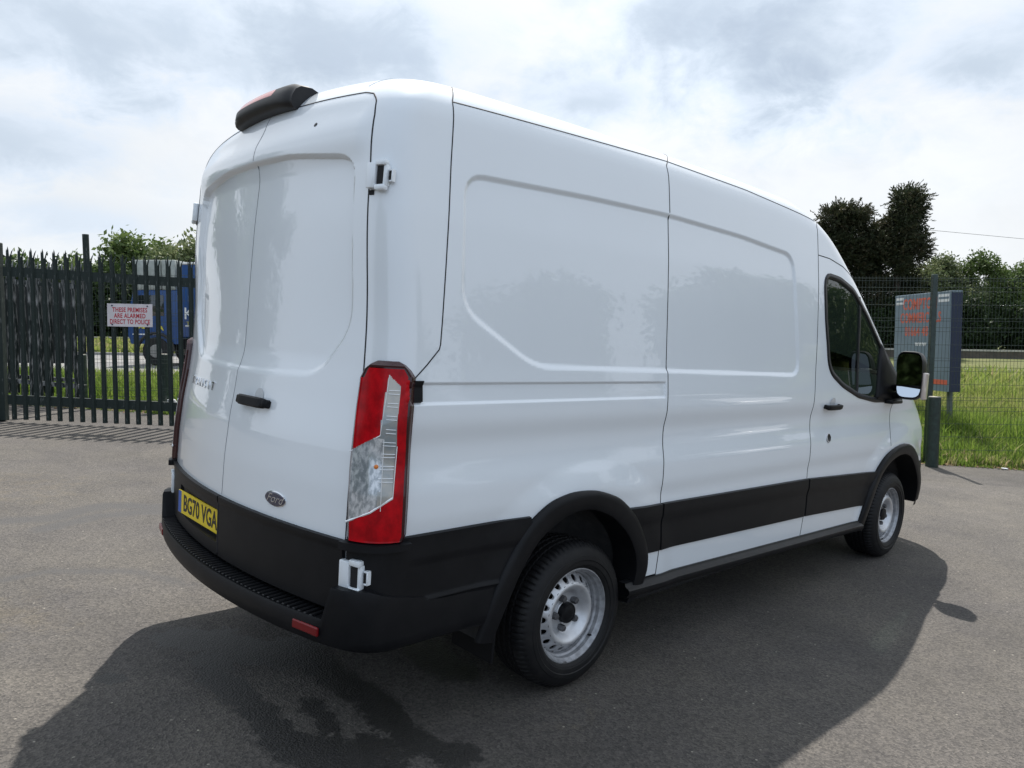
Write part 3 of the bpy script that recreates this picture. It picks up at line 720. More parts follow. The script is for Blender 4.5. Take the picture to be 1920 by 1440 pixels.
# ---- hinges
def hinge(s,y,z,h,parent,spread=.085):
    P=R_([s*y],[z])[0]; g=grad(*[A_([v]) for v in P])[0]; g=g/np.linalg.norm(g); up=A_([0,0,1.]); up=up-g*(up@g); up/=np.linalg.norm(up)
    r=np.cross(g,up); r/=np.linalg.norm(r)
    if r[1]*s<0: r=-r     # outwards towards the side
    T=Matrix.Identity(4)
    for i in range(3): T[i][0]=r[i];T[i][1]=up[i];T[i][2]=g[i];T[i][3]=P[i]
    hh=h/2; T=T@Matrix.Diagonal((spread if spread<1 and spread>.5 else 1,1,.85,1))
    mb=MB()
    V,Fc=bmesh_box((-.016,-hh*.86,.0),(.032,hh*.86,.030),.006); mb.add([tuple(T@Vector(v)) for v in V],Fc)          # door leaf
    V,Fc=bmesh_box((.030,hh*.62,-.004),(.082,hh,.030),.007); mb.add([tuple(T@Vector(v)) for v in V],Fc)
    V,Fc=bmesh_box((.030,-hh,-.004),(.082,-hh*.62,.030),.007); mb.add([tuple(T@Vector(v)) for v in V],Fc)
    V,Fc=bmesh_box((.066,-hh*.7,-.012),(.082,hh*.7,.018),.004); mb.add([tuple(T@Vector(v)) for v in V],Fc)
    # check arm loop
    for a,b in (((.084,hh*.30,-.02),(.104,hh*.42,.004)),((.084,-hh*.42,-.02),(.104,-hh*.30,.004)),((.098,-hh*.42,-.02),(.105,hh*.42,.004))):
        V,Fc=bmesh_box(a,b,.002,1); mb.add([tuple(T@Vector(v)) for v in V],Fc)
    o=mb.build('door_hinge',PAINT,parent,auto=40)
    mb=MB()
    V,Fc=bmesh_box((.036,-hh*.62,-.006),(.068,hh*.62,.020),.002,1); mb.add([tuple(T@Vector(v)) for v in V],Fc)
    V,Fc=bmesh_box((.085,-hh*.30,-.018),(.098,hh*.30,.002),.001,1); mb.add([tuple(T@Vector(v)) for v in V],Fc)
    V,Fc=bmesh_box((-.012,-hh*1.22,-.01),(.012,-hh*.9,.004),.001,1); mb.add([tuple(T@Vector(v)) for v in V],Fc)
    mb.build('hinge_gap',DARK,parent)
for s in (-1,1):
    hinge(s,.846,2.168,.108,rdp[s],.86); hinge(s,.880,.733,.125,rdp[s])
# pressed pocket round the upper hinge: a raised diamond on the pillar
# ---- door handles, lock, badges
def local(P):
    P=A_(P,float); g=grad(*[A_([v]) for v in P])[0]; up=A_([0,0,1.]); up=up-g*(up@g); up/=np.linalg.norm(up); r=np.cross(up,g)
    T=Matrix.Identity(4)
    for i in range(3): T[i][0]=r[i];T[i][1]=up[i];T[i][2]=g[i];T[i][3]=P[i]
    return T   # x to the viewer's right, y up, z out
def handle(T,parent,L=.17,h=.036,name='door_handle',curve=.0,so=.038):
    n=14; V=[];Q=[]
    for k in range(n+1):
        u=k/n*2-1; x=u*L/2; out=so*(1-.55*abs(u)**5); hh=h/2*(1-.18*abs(u)**8)
        th=.016
        ring=[(x,-hh,out-.004),(x,-hh*.7,out+.003),(x,hh*.7,out+.003),(x,hh,out-.004),(x,hh*.8,out-th),(x,-hh*.8,out-th)]
        if k in (0,n): ring=[(a*.985,b*.8,c-.003) for a,b,c in ring]
        V+=[tuple(T@Vector(v)) for v in ring]
    m=6
    for k in range(n):
        for i in range(m): Q.append((k*m+i,k*m+(i+1)%m,(k+1)*m+(i+1)%m,(k+1)*m+i))
    Q.append(tuple(range(m-1,-1,-1))); Q.append(tuple(n*m+i for i in range(m)))
    mb=MB(); mb.add(V,Q)
    for sx in (-1,1):
        Vb,Fb=bmesh_box((sx*L*.42-.014,-h*.38,-.004),(sx*L*.42+.014,h*.38,so-.006),.004,1); mb.add([tuple(T@Vector(v)) for v in Vb],Fb)
    return mb.build(name,PLAS,parent,auto=45)
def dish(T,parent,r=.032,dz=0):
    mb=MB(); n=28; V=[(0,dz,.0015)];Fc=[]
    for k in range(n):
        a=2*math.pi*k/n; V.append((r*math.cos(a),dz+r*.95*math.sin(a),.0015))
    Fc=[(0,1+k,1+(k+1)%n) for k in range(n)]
    mb.add([tuple(T@Vector(v)) for v in V],Fc); return mb.build('finger_recess',mat('recess_shade_grey',(.62,.64,.66),.25,0,.5,.8),parent)  # flat disc; its grey stands in for shade inside the recess
T=local(R_([-.215],[1.289])[0]); handle(T,rdp[-1],.245,.044); dish(T@Matrix.Translation((.02,.026,0)),rdp[-1],.036)
for s in (-1,1):
    T=local(S_([3.695],[1.263],s)[0]); handle(T,fd[s],.235,.036); dish(T@Matrix.Translation((.0,.022,0)),fd[s],.040)
    T=local(S_([3.681],[1.048],s)[0])
    mb=MB(); n=24
    for r,zz,nm in ((.030,.004,0),):
        V=[];Fc=[]
        prof=[(.033,0.0),(.032,.005),(.026,.007),(.024,.003),(.010,.002),(.0001,.002)]
        for a,b in prof:
            for k in range(n): V.append(tuple(T@Vector((a*math.cos(2*math.pi*k/n),a*math.sin(2*math.pi*k/n),b))))
        mi=[]
        for q in range(len(prof)-1):
            for k in range(n): Fc.append((q*n+k,q*n+(k+1)%n,(q+1)*n+(k+1)%n,(q+1)*n+k)); mi.append(0 if q<2 else 1)
    mesh('door_lock',V,Fc,[STEEL,BLKT],fd[s],smooth=True,mi=mi)
# oval badge
T=local(R_([-.455],[.928])[0]); a_,b_=.072,.030
def oval(name,a,b,h,m,T,parent,n=40,rim=.004,z0=0):
    V=[];Fc=[];prof=[(1.0,0),(1.0,h*.6),(1-rim/b,h),(.5,h),(.001,h)]
    for w,zz in prof:
        for k in range(n): V.append(tuple(T@Vector((a*w*math.cos(2*math.pi*k/n),b*w*math.sin(2*math.pi*k/n),z0+zz))))
    for q in range(len(prof)-1):
        for k in range(n): Fc.append((q*n+k,q*n+(k+1)%n,(q+1)*n+(k+1)%n,(q+1)*n+k))
    return mesh(name,V,A_(Fc,dtype=np.int32),m,parent,auto=40)
bd=oval('oval_badge',a_,b_,.007,CHROME,T,rdp[-1],z0=-.002); oval('badge_field',a_*.94,b_*.885,.0025,BADGE,T,bd,z0=.0045)
text_mesh('badge_script','Ford',.050,CHROME,bd,T@Matrix.Translation((0,.0,.0075)),extrude=.0008,shear=.45,offset=-.0004,sx=1.15)
# model name letters on the left rear door
wd_="TRANSIT"; xs=np.linspace(.640,.262,7)
for c,yy in zip(wd_,xs):
    T=local(R_([yy],[1.308])[0]); text_mesh('badge_letter',c,.058,CHROME,rdp[1],T@Matrix.Translation((0,0,.002)),extrude=.003,sx=1.25)
# small plug in the right rear door
T=local(R_([-.46],[2.405])[0]); oval('door_plug',.009,.009,.003,BLKT,T,rdp[-1],16)
# ---- roof-edge brake light
def pod():
    ys=np.concatenate([[-.243,-.237,-.225],np.linspace(-.21,.300,22),[.316,.328,.334]]); V=[];Q=[];mi=[]
    for k,y in enumerate(ys):
        yc=(y-.0455)/.289; e=max(0,1-abs(yc)**10)**.5; e=max(e,.62)
        x0=R_([y*.8],[2.515])[0][0]; z0=2.522-.012*yc*yc; zt=.118*(.60+.40*e); bk=.052*e
        sec=[(x0+.03,z0-.010),(x0-bk*.50,z0+.002),(x0-bk*.86,z0+.012),(x0-bk,z0+.030),(x0-bk*.90,z0+zt*.52),(x0-bk*.45,z0+zt*.80),(x0+.01,z0+zt*.97),(x0+.06,z0+zt),(x0+.12,z0+zt*.78),(x0+.14,z0+.01)]
        V+=[(a,y,b) for a,b in sec]
    m=len(sec)
    for k in range(len(ys)-1):
        yy=(ys[k]+ys[k+1])/2
        for i in range(m-1): Q.append((k*m+i,(k+1)*m+i,(k+1)*m+i+1,k*m+i+1)); mi.append(1 if (i in (4,5,6) and -.09<yy<.33) else 0)
    Q.append(tuple(range(m))); mi.append(0); Q.append(tuple((len(ys)-1)*m+i for i in range(m-1,-1,-1))); mi.append(0)
    return mesh('high_brake_light',V,Q,[PLAS2,mat('brake_lens',(.50,.03,.03),.18,0,.5,.6)],VAN,mi=mi,auto=50)
pod()
# ---- mirrors
def mirror(s):
    cy=s*1.155; mb=MB()
    def rr(x,sc,n=32,e=4.0):
        out=[]
        for k in range(n):
            a=2*math.pi*k/n; c,q=math.cos(a),math.sin(a)
            r=(abs(c)**e+abs(q)**e)**(-1/e)
            yy=c*r*.088*sc; zz=q*r*.176*sc
            yy-= -0.0+ (zz*.10)*s*-1*0
            out.append((x,cy+yy+(-s)*.10*max(zz,0)*(1 if c*s<0 else .25)*1.0,1.487+zz))
        return out
    secs=[(4.605,.965),(4.600,1.0),(4.625,1.03),(4.68,1.0),(4.73,.88),(4.765,.62),(4.775,.2)]
    V=[];Q=[];n=32
    V+=rr(4.618,.93)
    for x,c in secs: V+=rr(x,c)
    for k in range(len(secs)):
        for i in range(n): Q.append((k*n+i,k*n+(i+1)%n,(k+1)*n+(i+1)%n,(k+1)*n+i))
    Q.append(tuple(len(secs)*n+i for i in range(n))); mb.add(V,Q)
    o=mb.build('door_mirror',PLAS2,VAN,auto=50)
    # glass: flat upper and wide-angle lower
    def sub(zlo,zhi,x,name,tilt):
        P=[p for p in rr(x,.915)]; Q=[]
        poly=[]
        for i in range(n):
            p=P[i];q=P[(i+1)%n]
            for a,b in ((p,q),):
                ina=zlo<=a[2]<=zhi; 
                if ina: poly.append(a)
                for zc in (zlo,zhi):
                    if (a[2]-zc)*(b[2]-zc)<0:
                        w=(zc-a[2])/(b[2]-a[2]); poly.append(tuple(a[k]+(b[k]-a[k])*w for k in range(3)))
        c=A_(poly).mean(0); poly=[(x+.004+(pp[2]-c[2])*tilt[0]+(pp[1]-c[1])*tilt[1]*s,pp[1],pp[2]) for pp in poly]
        mesh(name,poly,[tuple(range(len(poly)))],(MIRR if 'wide' in name else mat('dimmed_reflection_glass',(.20,.22,.24),.03,1.0)),o)  # upper glass colour dimmed to stand in for a dark reflection
    sub(1.415,1.70,4.600,'mirror_glass',(.06,.20)); sub(1.2,1.402,4.604,'wide_angle_mirror_glass',(.18,.30))
    mb=MB(); mb.box((4.600,cy-.084,1.402),(4.612,cy+.084,1.415),bev=.003); mb.build('mirror_divider',PLAS,o)
    # arms
    mb=MB()
    for z in (1.385,1.325):
        mb.tube([(4.74,s*.975,z-.01),(4.72,s*1.03,z),(4.70,s*1.09,z+.01)],[.030,.026,.028],10)
    V,Fc=bmesh_box((4.60,min(s*.965,s*1.06),1.262),(4.80,max(s*.965,s*1.06),1.292),.01); mb.add(V,Fc)
    mb.build('mirror_arm',PLAS,o,auto=50)
    mb=MB(); V,Fc=bmesh_box((4.61,min(s*1.238,s*1.262),1.315),(4.70,max(s*1.238,s*1.262),1.515),.010); mb.add(V,Fc); mb.build('mirror_indicator',mat('white_indicator_lens',(.55,.47,.42),.15,0,.5,.6),o,auto=45)
for s in (-1,1): mirror(s)
# ---- wheels
def revolve(prof,n,mb,mi=0,rfun=None):
    """prof: (radius, depth from outer face, inward positive)"""
    V=[];Q=[];m=len(prof)
    for k in range(n):
        a=2*math.pi*k/n
        for i,(r,d) in enumerate(prof):
            r2=r+(rfun(i,k) if rfun else 0); V.append((r2*math.cos(a),d,r2*math.sin(a)))
    for k in range(n):
        k2=(k+1)%n
        for i in range(m-1): Q.append((k*m+i,k*m+i+1,k2*m+i+1,k2*m+i))
    mb.add(V,Q,mi)
def make_wheel():
    w=empty('wheel',parent=VAN)
    mb=MB()
    rim=[(.2235,.004),(.2225,-.003),(.217,-.004),(.2125,.004),(.2085,.012),(.204,.016),(.2015,.035),(.1935,.042),(.1905,.058),(.189,.085),(.189,.16)]
    revolve(rim,96,mb)
    r=mb.build('rim',RIMB,w,auto=35)
    # pressed disc with vent holes
    H=18; zr=lambda r_: np.interp(r_,[.060,.082,.093,.104,.112,.122,.132,.140,.150,.166,.180,.190],[.066,.064,.060,.046,.034,.022,.015,.0145,.021,.037,.052,.060])
    mb=MB(); rh=.0142; rc=.1660; r0,r1=.1465,.1895
    for h in range(H):
        a0=2*math.pi*h/H; ha=math.pi/H; n=24; V=[];Q=[]
        for lay in range(5):
            for k in range(n):
                t=2*math.pi*k/n; c,s_=math.cos(t),math.sin(t)
                # sector boundary hit
                aw=ha*rc; lim=1e9
                if abs(s_)>1e-6: lim=min(lim,aw/abs(s_))
                if c>1e-6: lim=min(lim,(r1-rc)/c)
                if c<-1e-6: lim=min(lim,(rc-r0)/(-c))
                if lay==0: rad=rh; 
                else: rad=rh+(lim-rh)*(lay-1)/3.0
                rr_=rc+rad*c; aa=a0+rad*s_/rc
                d=float(zr(rr_))+(.010 if lay==0 else (.0))+(.0015 if lay==1 else 0)
                V.append((rr_*math.cos(aa),d,rr_*math.sin(aa)))
        for lay in range(4):
            for k in range(n): Q.append((lay*n+k,lay*n+(k+1)%n,(lay+1)*n+(k+1)%n,(lay+1)*n+k))
        mb.add(V,Q)
    disc=[(x,float(zr(x))) for x in (.1465,.140,.136,.130,.124,.117,.112,.107,.102,.096,.090,.084,.072,.060)]+[(.054,.066),(.052,.058),(.0492,.056),(.0490,.075)]
    revolve(disc,80,mb); mb.build('wheel_disc',STEEL,w,auto=40)
    mb=MB(); revolve([(.0485,.075),(.0485,.038),(.046,.030),(.036,.031),(.030,.027),(.012,.026),(.0005,.026)],40,mb); mb.build('centre_cap',PLAS,w,auto=40)
    nut=None
    for k in range(5):
        a=2*math.pi*(k/5)+.35+math.pi/2
        if nut is None:
            mb=MB(); revolve([(.0165,.068),(.0165,.042),(.0145,.034),(.0005,.032)],6,mb); o=mb.build('wheel_nut',mat('grey_nut',(.10,.10,.105),.45,.4),w); nut=o.data
            me=nut
        else: o=bpy.data.objects.new('wheel_nut',nut); link(o); o.parent=w
        o.location=(.0735*math.cos(a),0,.0735*math.sin(a))
    mb=MB(); mb.tube([(.150,.030,-.138),(.142,.006,-.130)],[.005,.0045],8); mb.build('tyre_valve',PLAS,w)
    mb=MB(); V,Fc=bmesh_box((-.014,-.004,-.007),(.014,.003,.007),.002,1); mb.add([(v[0]-.045,v[1]-.001,v[2]-.2165) for v in V],Fc); mb.build('balance_weight',mat('lead_weight',(.12,.12,.12),.5,.3),w)
    # tyre
    mb=MB(); NS=300
    prof=[(.190,.11),(.205,.016),(.2185,.004),(.224,-.006),(.232,-.014),(.240,-.0165),(.2425,-.0215),(.249,-.0225),(.262,-.0225),(.266,-.0262),(.270,-.0258),(.284,-.0235),(.2865,-.0205),(.300,-.0165),(.314,-.0095),(.325,.000),(.3335,.011),(.3395,.020)]
    tread=[(.3425,.030),(.3440,.044),(.3445,.056),(.3355,.058),(.3355,.066),(.3450,.068),(.3455,.088),(.3362,.090),(.3362,.101),(.3455,.103),(.3455,.124),(.3362,.126),(.3362,.137),(.3452,.139),(.3448,.160),(.3355,.162),(.3355,.170),(.3440,.172),(.3430,.192),(.3395,.203)]
    back=[(.325,.222),(.300,.238),(.262,.244),(.224,.228),(.190,.20),(.190,.11)]
    full=prof+tread+back; n0=len(prof); nt_=len(tread)
    def rf(i,k):
        if i in (n0-2,n0-1,n0,n0+1): return -.0075 if (k%4==0) else 0
        if n0+2<=i<n0+nt_-2 and full[i][0]>.34: return -.006 if ((k+i)%4==0) else 0
        if i in (n0-3,): return -.003 if k%4==0 else 0
        return 0
    revolve(full,NS,mb,rfun=rf); mb.build('tyre',RUB,w,auto=30)
    # brake drum behind
    mb=MB(); revolve([(.0005,.10),(.150,.10),(.155,.11),(.155,.18)],40,mb); mb.build('brake_drum',DARK,w)
    return w
W0=make_wheel()
W0.location=(1.222,-.968,.345)
def cpw(loc,rot,spin):
    w=copy_tree(W0,VAN); w.location=loc; w.rotation_euler=(0,spin,rot); return w
cpw((4.965,-.968,.345),math.radians(0),1.0)
cpw((1.222,.968,.345),math.pi,.4); cpw((4.965,.968,.345),math.pi,.8)
# ---- mudflaps
for s in (-1,1):
    mb=MB(); T=Matrix.Translation((.72,s*.845,.36))@Matrix.Rotation(.06,4,'Y')
    V,Fc=bmesh_box((-.006,-.135,-.135),(.006,.135,.14),.004); V=[(v[0],v[1],v[2]+(.03*((abs(v[1])/.135)**4) if v[2]<-.1 else 0)) for v in V]
    mb.add([tuple(T@Vector(v)) for v in V],Fc); mb.build('mud_flap',PLAS,VAN)
# ---- cab interior
CABM=mat('cab_trim',(.045,.047,.05),.8); SEATM=mat('seat_fabric',(.05,.055,.065),.9,noise=(40,(.09,.095,.11),.4,.7))
mb=MB(); mb.box((3.30,-.92,.5),(3.33,.92,2.40)); mb.box((3.33,-.92,.50),(4.9,.92,.62)); 
mb.add([(4.55,-.90,1.28),(4.55,.90,1.28),(5.15,.88,1.47),(5.15,-.88,1.47),(4.55,-.90,.62),(4.55,.90,.62)],[(0,1,2,3),(0,4,5,1)])
mb.build('bulkhead_and_dashboard',CABM,VAN)
hl=np.zeros(0)
def seat(y):
    mb=MB(); 
    for a,b,c in (((3.62,y-.24,.95),(4.15,y+.24,1.10),.05),):
        V,Fc=bmesh_box(a,b,c); mb.add(V,Fc)
    T=Matrix.Translation((3.66,y,1.35))@Matrix.Rotation(math.radians(-12),4,'Y')
    V,Fc=bmesh_box((-.07,-.24,-.32),(.07,.24,.32),.06); mb.add([tuple(T@Vector(v)) for v in V],Fc)
    V,Fc=bmesh_box((-.05,-.13,.36),(.05,.13,.56),.045); mb.add([tuple(T@Vector(v)) for v in V],Fc)
    mb.build('seat',SEATM,VAN,auto=50)
seat(-.50); seat(.0); seat(.50)
mb=MB(); c=Vector((4.42,-.45,1.22)); pts=[]
for k in range(25):
    a=2*math.pi*k/24; pts.append(c+Vector((-.10*math.sin(a)*1.0,.19*math.cos(a),.165*math.sin(a))))
mb.tube(pts,.014,8,cap=False); mb.tube([c+Vector((.12,0,-.10)),c],.03,8); mb.tube([c+Vector((0,-.18,0)),c+Vector((0,.18,0))],.018,6); mb.build('steering_wheel',PLAS,VAN,smooth=True)
# headlamps and grille (front, seen only from other sides)
for s in (-1,1):
    def fnh(U,V,s=s):
        a=U; y=s*(.50+.36*a); x=6.0-.33*y*y+0*V-.1*a; z=.86+.20*V+.08*a; return np.stack([x,y,z],-1)
    pad('headlamp',fnh,0,0,.010,CLEARM,VAN,us=edgy(14,.05),vs_=edgy(8,.08))
def fng(U,V):
    y=-.46+.92*U; return np.stack([6.05-.33*y*y,y,.80+.24*V],-1)
pad('grille',fng,0,0,lambda U,V:.006+.010*((V*5)%1>.5),PLAS,VAN,us=edgy(20,.03),vs_=np.linspace(0,1,31))
# ================================================================ GROUND
V2=lambda x,y:Vector((x,y))
FL=V2(2.721,9.408); FT=V2(.69440022,-.71958901); FN=V2(.71958901,.69440022)   # mesh fence line: origin, along, outward
def sd_of(x,y): return (x-FL.x)*FT.x+(y-FL.y)*FT.y,(x-FL.x)*FN.x+(y-FL.y)*FN.y
def P_sd(s,d,z=None):
    x=FL.x+FT.x*s+FN.x*d; y=FL.y+FT.y*s+FN.y*d
    return Vector((x,y,ground_z(s,d) if z is None else z))
def road_z(s): return .45-.0095*(s+5)
def ground_z(s,d):
    x=FL.x+FT.x*s; y=FL.y+FT.y*s
    z0=lot_z(x,y)
    t=min(max(d/6.5,0),1); t=t*t*(3-2*t)
    zr=road_z(max(min(s,60),-60))
    z=z0*(1-t)+zr*t
    if d<0: z=lot_z(x+FN.x*d,y+FN.y*d)
    if d>21: z+=.30*min((d-21)/5,1)
    return z
def nodes_of(m): return m.node_tree.nodes,m.node_tree.links.new,m.node_tree.nodes['Principled BSDF']
def asphalt(name,c1,c2,cs,cw,tan=None,attr=False,sc=1.0,rough=.82):
    m=bpy.data.materials.new(name); m.use_nodes=True; N,L,b=nodes_of(m); b.inputs['Roughness'].default_value=rough; b.inputs['Specular IOR Level'].default_value=.35
    tc=N.new('ShaderNodeTexCoord')
    def noise(s,d=5,r=.6):
        n=N.new('ShaderNodeTexNoise'); n.inputs['Scale'].default_value=s; n.inputs['Detail'].default_value=d; n.inputs['Roughness'].default_value=r; L(tc.outputs['Object'],n.inputs[0]); return n
    def ramp(src,a,b_,ca,cb):
        r=N.new('ShaderNodeValToRGB'); r.color_ramp.elements[0].position=a; r.color_ramp.elements[1].position=b_; r.color_ramp.elements[0].color=ca; r.color_ramp.elements[1].color=cb; L(src,r.inputs[0]); return r.outputs[0]
    def mix(f,a,b_,t='MIX'):
        x=N.new('ShaderNodeMixRGB'); x.blend_type=t
        for i,v in enumerate((f,a,b_)):
            if isinstance(v,float): x.inputs[i].default_value=v
            elif isinstance(v,tuple): x.inputs[i].default_value=v
            else: L(v,x.inputs[i])
        return x.outputs[0]
    g=(1,1,1,1);k=(0,0,0,1)
    base=ramp(noise(1.1*sc,8,.65).outputs[0],.35,.68,(*c1,1),(*c2,1))
    # aggregate: small stones of differing tone
    vo=N.new('ShaderNodeTexVoronoi'); vo.inputs['Scale'].default_value=98*sc; L(tc.outputs['Object'],vo.inputs['Vector'])
    bw=N.new('ShaderNodeRGBToBW'); L(vo.outputs['Color'],bw.inputs[0])
    st=ramp(bw.outputs[0],.10,.95,(.52,.52,.53,1),(1.45,1.42,1.38,1))
    base=mix(.85,base,st,'MULTIPLY')
    v2=N.new('ShaderNodeTexVoronoi'); v2.inputs['Scale'].default_value=36*sc; L(tc.outputs['Object'],v2.inputs['Vector'])
    b2=N.new('ShaderNodeRGBToBW'); L(v2.outputs['Color'],b2.inputs[0])
    pale=ramp(b2.outputs[0],.86,.90,k,g); near=ramp(v2.outputs['Distance'],.13,.22,g,k)
    mu=N.new('ShaderNodeMath'); mu.operation='MULTIPLY'; L(pale,mu.inputs[0]); L(near,mu.inputs[1])
    base=mix(mu.outputs[0],base,(*cs,1))
    gr=ramp(noise(190*sc,3,.7).outputs[0],.36,.64,(.72,.72,.72,1),(1.25,1.25,1.25,1)); base=mix(.8,base,gr,'MULTIPLY')
    blot=ramp(noise(.75*sc,7,.72).outputs[0],.36,.64,(.80,.80,.83,1),(1.14,1.12,1.06,1)); base=mix(1.0,base,blot,'MULTIPLY')
    if attr:
        for an,col,lo,hi in (('tan',(.25,.235,.205),.25,.8),('wet',cw,.34,.46),('scuff',(.070,.068,.068),.12,.65)):
            a=N.new('ShaderNodeAttribute'); a.attribute_name=an
            br=N.new('ShaderNodeMath'); br.operation='MULTIPLY_ADD'; L(noise(6,9,.78).outputs[0],br.inputs[0]); br.inputs[1].default_value=2.4 if an=='wet' else 1.9; br.inputs[2].default_value=-1.2 if an=='wet' else -.95
            ad=N.new('ShaderNodeMath'); ad.operation='ADD'; L(a.outputs['Fac'],ad.inputs[0]); L(br.outputs[0],ad.inputs[1])
            gt=N.new('ShaderNodeMath'); gt.operation='MULTIPLY'; L(ad.outputs[0],gt.inputs[0]); cl=N.new('ShaderNodeMath'); cl.operation='MINIMUM'; cl.inputs[1].default_value=1; 
            mm_=N.new('ShaderNodeMath'); mm_.operation='MULTIPLY'; mm_.inputs[1].default_value=8; mm_.use_clamp=True; L(a.outputs['Fac'],mm_.inputs[0]); L(mm_.outputs[0],gt.inputs[1])
            f=ramp(gt.outputs[0],lo,hi,k,g)
            base=mix(f,base,mix(1.0,base,(*[x*4.4 for x in col],1),'MULTIPLY') if an=='tan' else mix(.25,(*col,1),base))
            if an=='wet':
                rr=N.new('ShaderNodeMapRange'); L(f,rr.inputs[0]); rr.inputs[3].default_value=rough; rr.inputs[4].default_value=.45; L(rr.outputs[0],b.inputs['Roughness'])
    L(base,b.inputs['Base Color'])
    bp=N.new('ShaderNodeBump'); bp.inputs['Strength'].default_value=.75; bp.inputs['Distance'].default_value=.006/sc
    hs=N.new('ShaderNodeMath'); hs.operation='ADD'; L(vo.outputs['Distance'],hs.inputs[0]); L(noise(230*sc,2,.6).outputs[0],hs.inputs[1])
    L(hs.outputs[0],bp.inputs['Height']); L(bp.outputs[0],b.inputs['Normal'])
    return m
ASPH=asphalt('car_park_asphalt',(.082,.0765,.071),(.110,.102,.0945),(.34,.32,.27),(.019,.019,.0195),attr=True)
def linef(X,Y,P,w):
    """soft line mask"""
    d=np.full(X.shape,1e9)
    for (a,b) in zip(P[:-1],P[1:]):
        ax,ay=a;bx,by=b;ex,ey=bx-ax,by-ay; t=np.clip(((X-ax)*ex+(Y-ay)*ey)/(ex*ex+ey*ey),0,1)
        d=np.minimum(d,np.hypot(X-ax-t*ex,Y-ay-t*ey))
    return np.clip(1-d/w,0,1)
def vsm(n,seed,k=6):   # smooth random field helper
    r=np.random.default_rng(seed); return r.random(n)
def car_park():
    # van-frame grid, fine near the van, then a skirt out to the fence and far behind the camera
    xs=np.concatenate([[-60,-30,-15,-8],np.arange(-4,9.01,.045),[11,14,20,40,70]]); ys=np.concatenate([[-80,-40,-20,-10],np.arange(-4.5,8.5,.045),[9.5,11,13,16,22]])
    Xg,Yg=np.meshgrid(xs,ys); pts=np.stack([Xg.ravel(),Yg.ravel(),0*Xg.ravel()],-1)@np.array(M3).T
    nx,ny=len(xs),len(ys); j,i=np.meshgrid(np.arange(ny-1),np.arange(nx-1),indexing='ij'); Q=np.stack([j*nx+i,j*nx+i+1,(j+1)*nx+i+1,(j+1)*nx+i],-1).reshape(-1,4)
    # keep the side of the kerb line facing the van
    d=(pts[:,0]-FL.x)*FN.x+(pts[:,1]-FL.y)*FN.y
    over=d>0.15; pts[over,0]-=FN.x*(d[over]-.15); pts[over,1]-=FN.y*(d[over]-.15); pts[over,2]=lot_z(pts[over,0],pts[over,1])
    ok=~(over[Q].all(1)); Q=Q[ok]
    o=mesh('car_park',pts,Q.astype(np.int32),ASPH,kind) if False else mesh('car_park',pts,Q.astype(np.int32),ASPH)
    X_,Y_=Xg.ravel(),Yg.ravel()
    wet=np.maximum.reduce([linef(X_,Y_,[(.36,.10),(.41,-.22),(.43,-.49),(.40,-.72),(.38,-.93),(.45,-1.08)],.15),linef(X_,Y_,[(.02,.27),(-.02,.05),(-.01,-.17),(-.01,-.37),(-.02,-.59),(.0,-.77),(.10,-.90)],.13),
        linef(X_,Y_,[(.0,.60),(.10,.45),(.22,.18),(.38,.10),(.7,.35),(1.0,.1)],.22),linef(X_,Y_,[(.05,-.75),(.15,-.95),(.24,-1.2)],.16),linef(X_,Y_,[(.24,-.80),(.30,-.93)],.12)*.9,linef(X_,Y_,[(.20,-.40),(.17,-.62)],.10)*.75,
        linef(X_,Y_,[(-.41,.33),(-.38,.30)],.07)*.8,linef(X_,Y_,[(.75,.3),(.95,-.1),(.9,-.5)],.22)*.85])
    sc=np.maximum.reduce([linef(X_,Y_,[(-.5,3.45),(-.21,3.37),(.02,3.33),(.21,3.48),(.42,3.55),(.58,3.45),(.8,3.25),(1.1,3.1)],.17),linef(X_,Y_,[(-.14,3.03),(.05,3.13),(.26,3.23),(.6,3.2),(.9,3.0)],.14),
        linef(X_,Y_,[(-.75,1.95),(-.3,2.0),(.1,1.75),(.3,1.3)],.09)*.7])
    tn=np.maximum.reduce([np.clip(1-np.hypot((X_+.62),(Y_-1.35)*.8)/.55,0,1)*.6,np.clip(1-np.hypot((X_+.5)*.6,(Y_-4.6)*.7)/1.1,0,1)*.6,np.clip(1-np.hypot((X_-1.04),(Y_+1.12))/.22,0,1)*.8*(np.hypot((X_-1.04),(Y_+1.12))>.10)])
    for nm,a in (('wet',wet),('scuff',sc),('tan',tn)):
        at=o.data.attributes.new(nm,'FLOAT','POINT'); at.data.foreach_set('value',a.astype(np.float32))
    tag(o,kind='structure'); return o
car_park()
def strip(name,s0,s1,ds,d0,d1,dd,m,dz=0.0,wob=0,kind='structure'):
    ss=np.unique(np.r_[np.arange(s0,s1,ds),s1]); dd_=np.unique(np.r_[np.arange(d0,d1,dd),d1]); V=[]
    for d in dd_:
        for s in ss:
            p=P_sd(s,d); z=p.z+dz
            if wob: z+=wob*(math.sin(s*1.7+d*2.3)+math.sin(s*.63-d*1.1)+math.sin(s*4.1+d*3.7)*.4)*min(1,max(0,d-.2))
            V.append((p.x,p.y,z))
    n=len(ss); k=len(dd_)
    Q=A_([[a*n+i,a*n+i+1,(a+1)*n+i+1,(a+1)*n+i] for a in range(k-1) for i in range(n-1)],dtype=np.int32)
    o=mesh(name,V,Q,m,smooth=True); tag(o,kind=kind); return o
SOIL=mat('verge_soil_and_thatch',(.055,.060,.022),.95,0,.2,noise=(3.0,(.10,.11,.035),.35,.7),bump=(30,.8,.03))
FARG=mat('far_grass_ground',(.085,.105,.035),.95,0,.2,noise=(1.2,(.16,.16,.07),.3,.7),bump=(12,.8,.05))
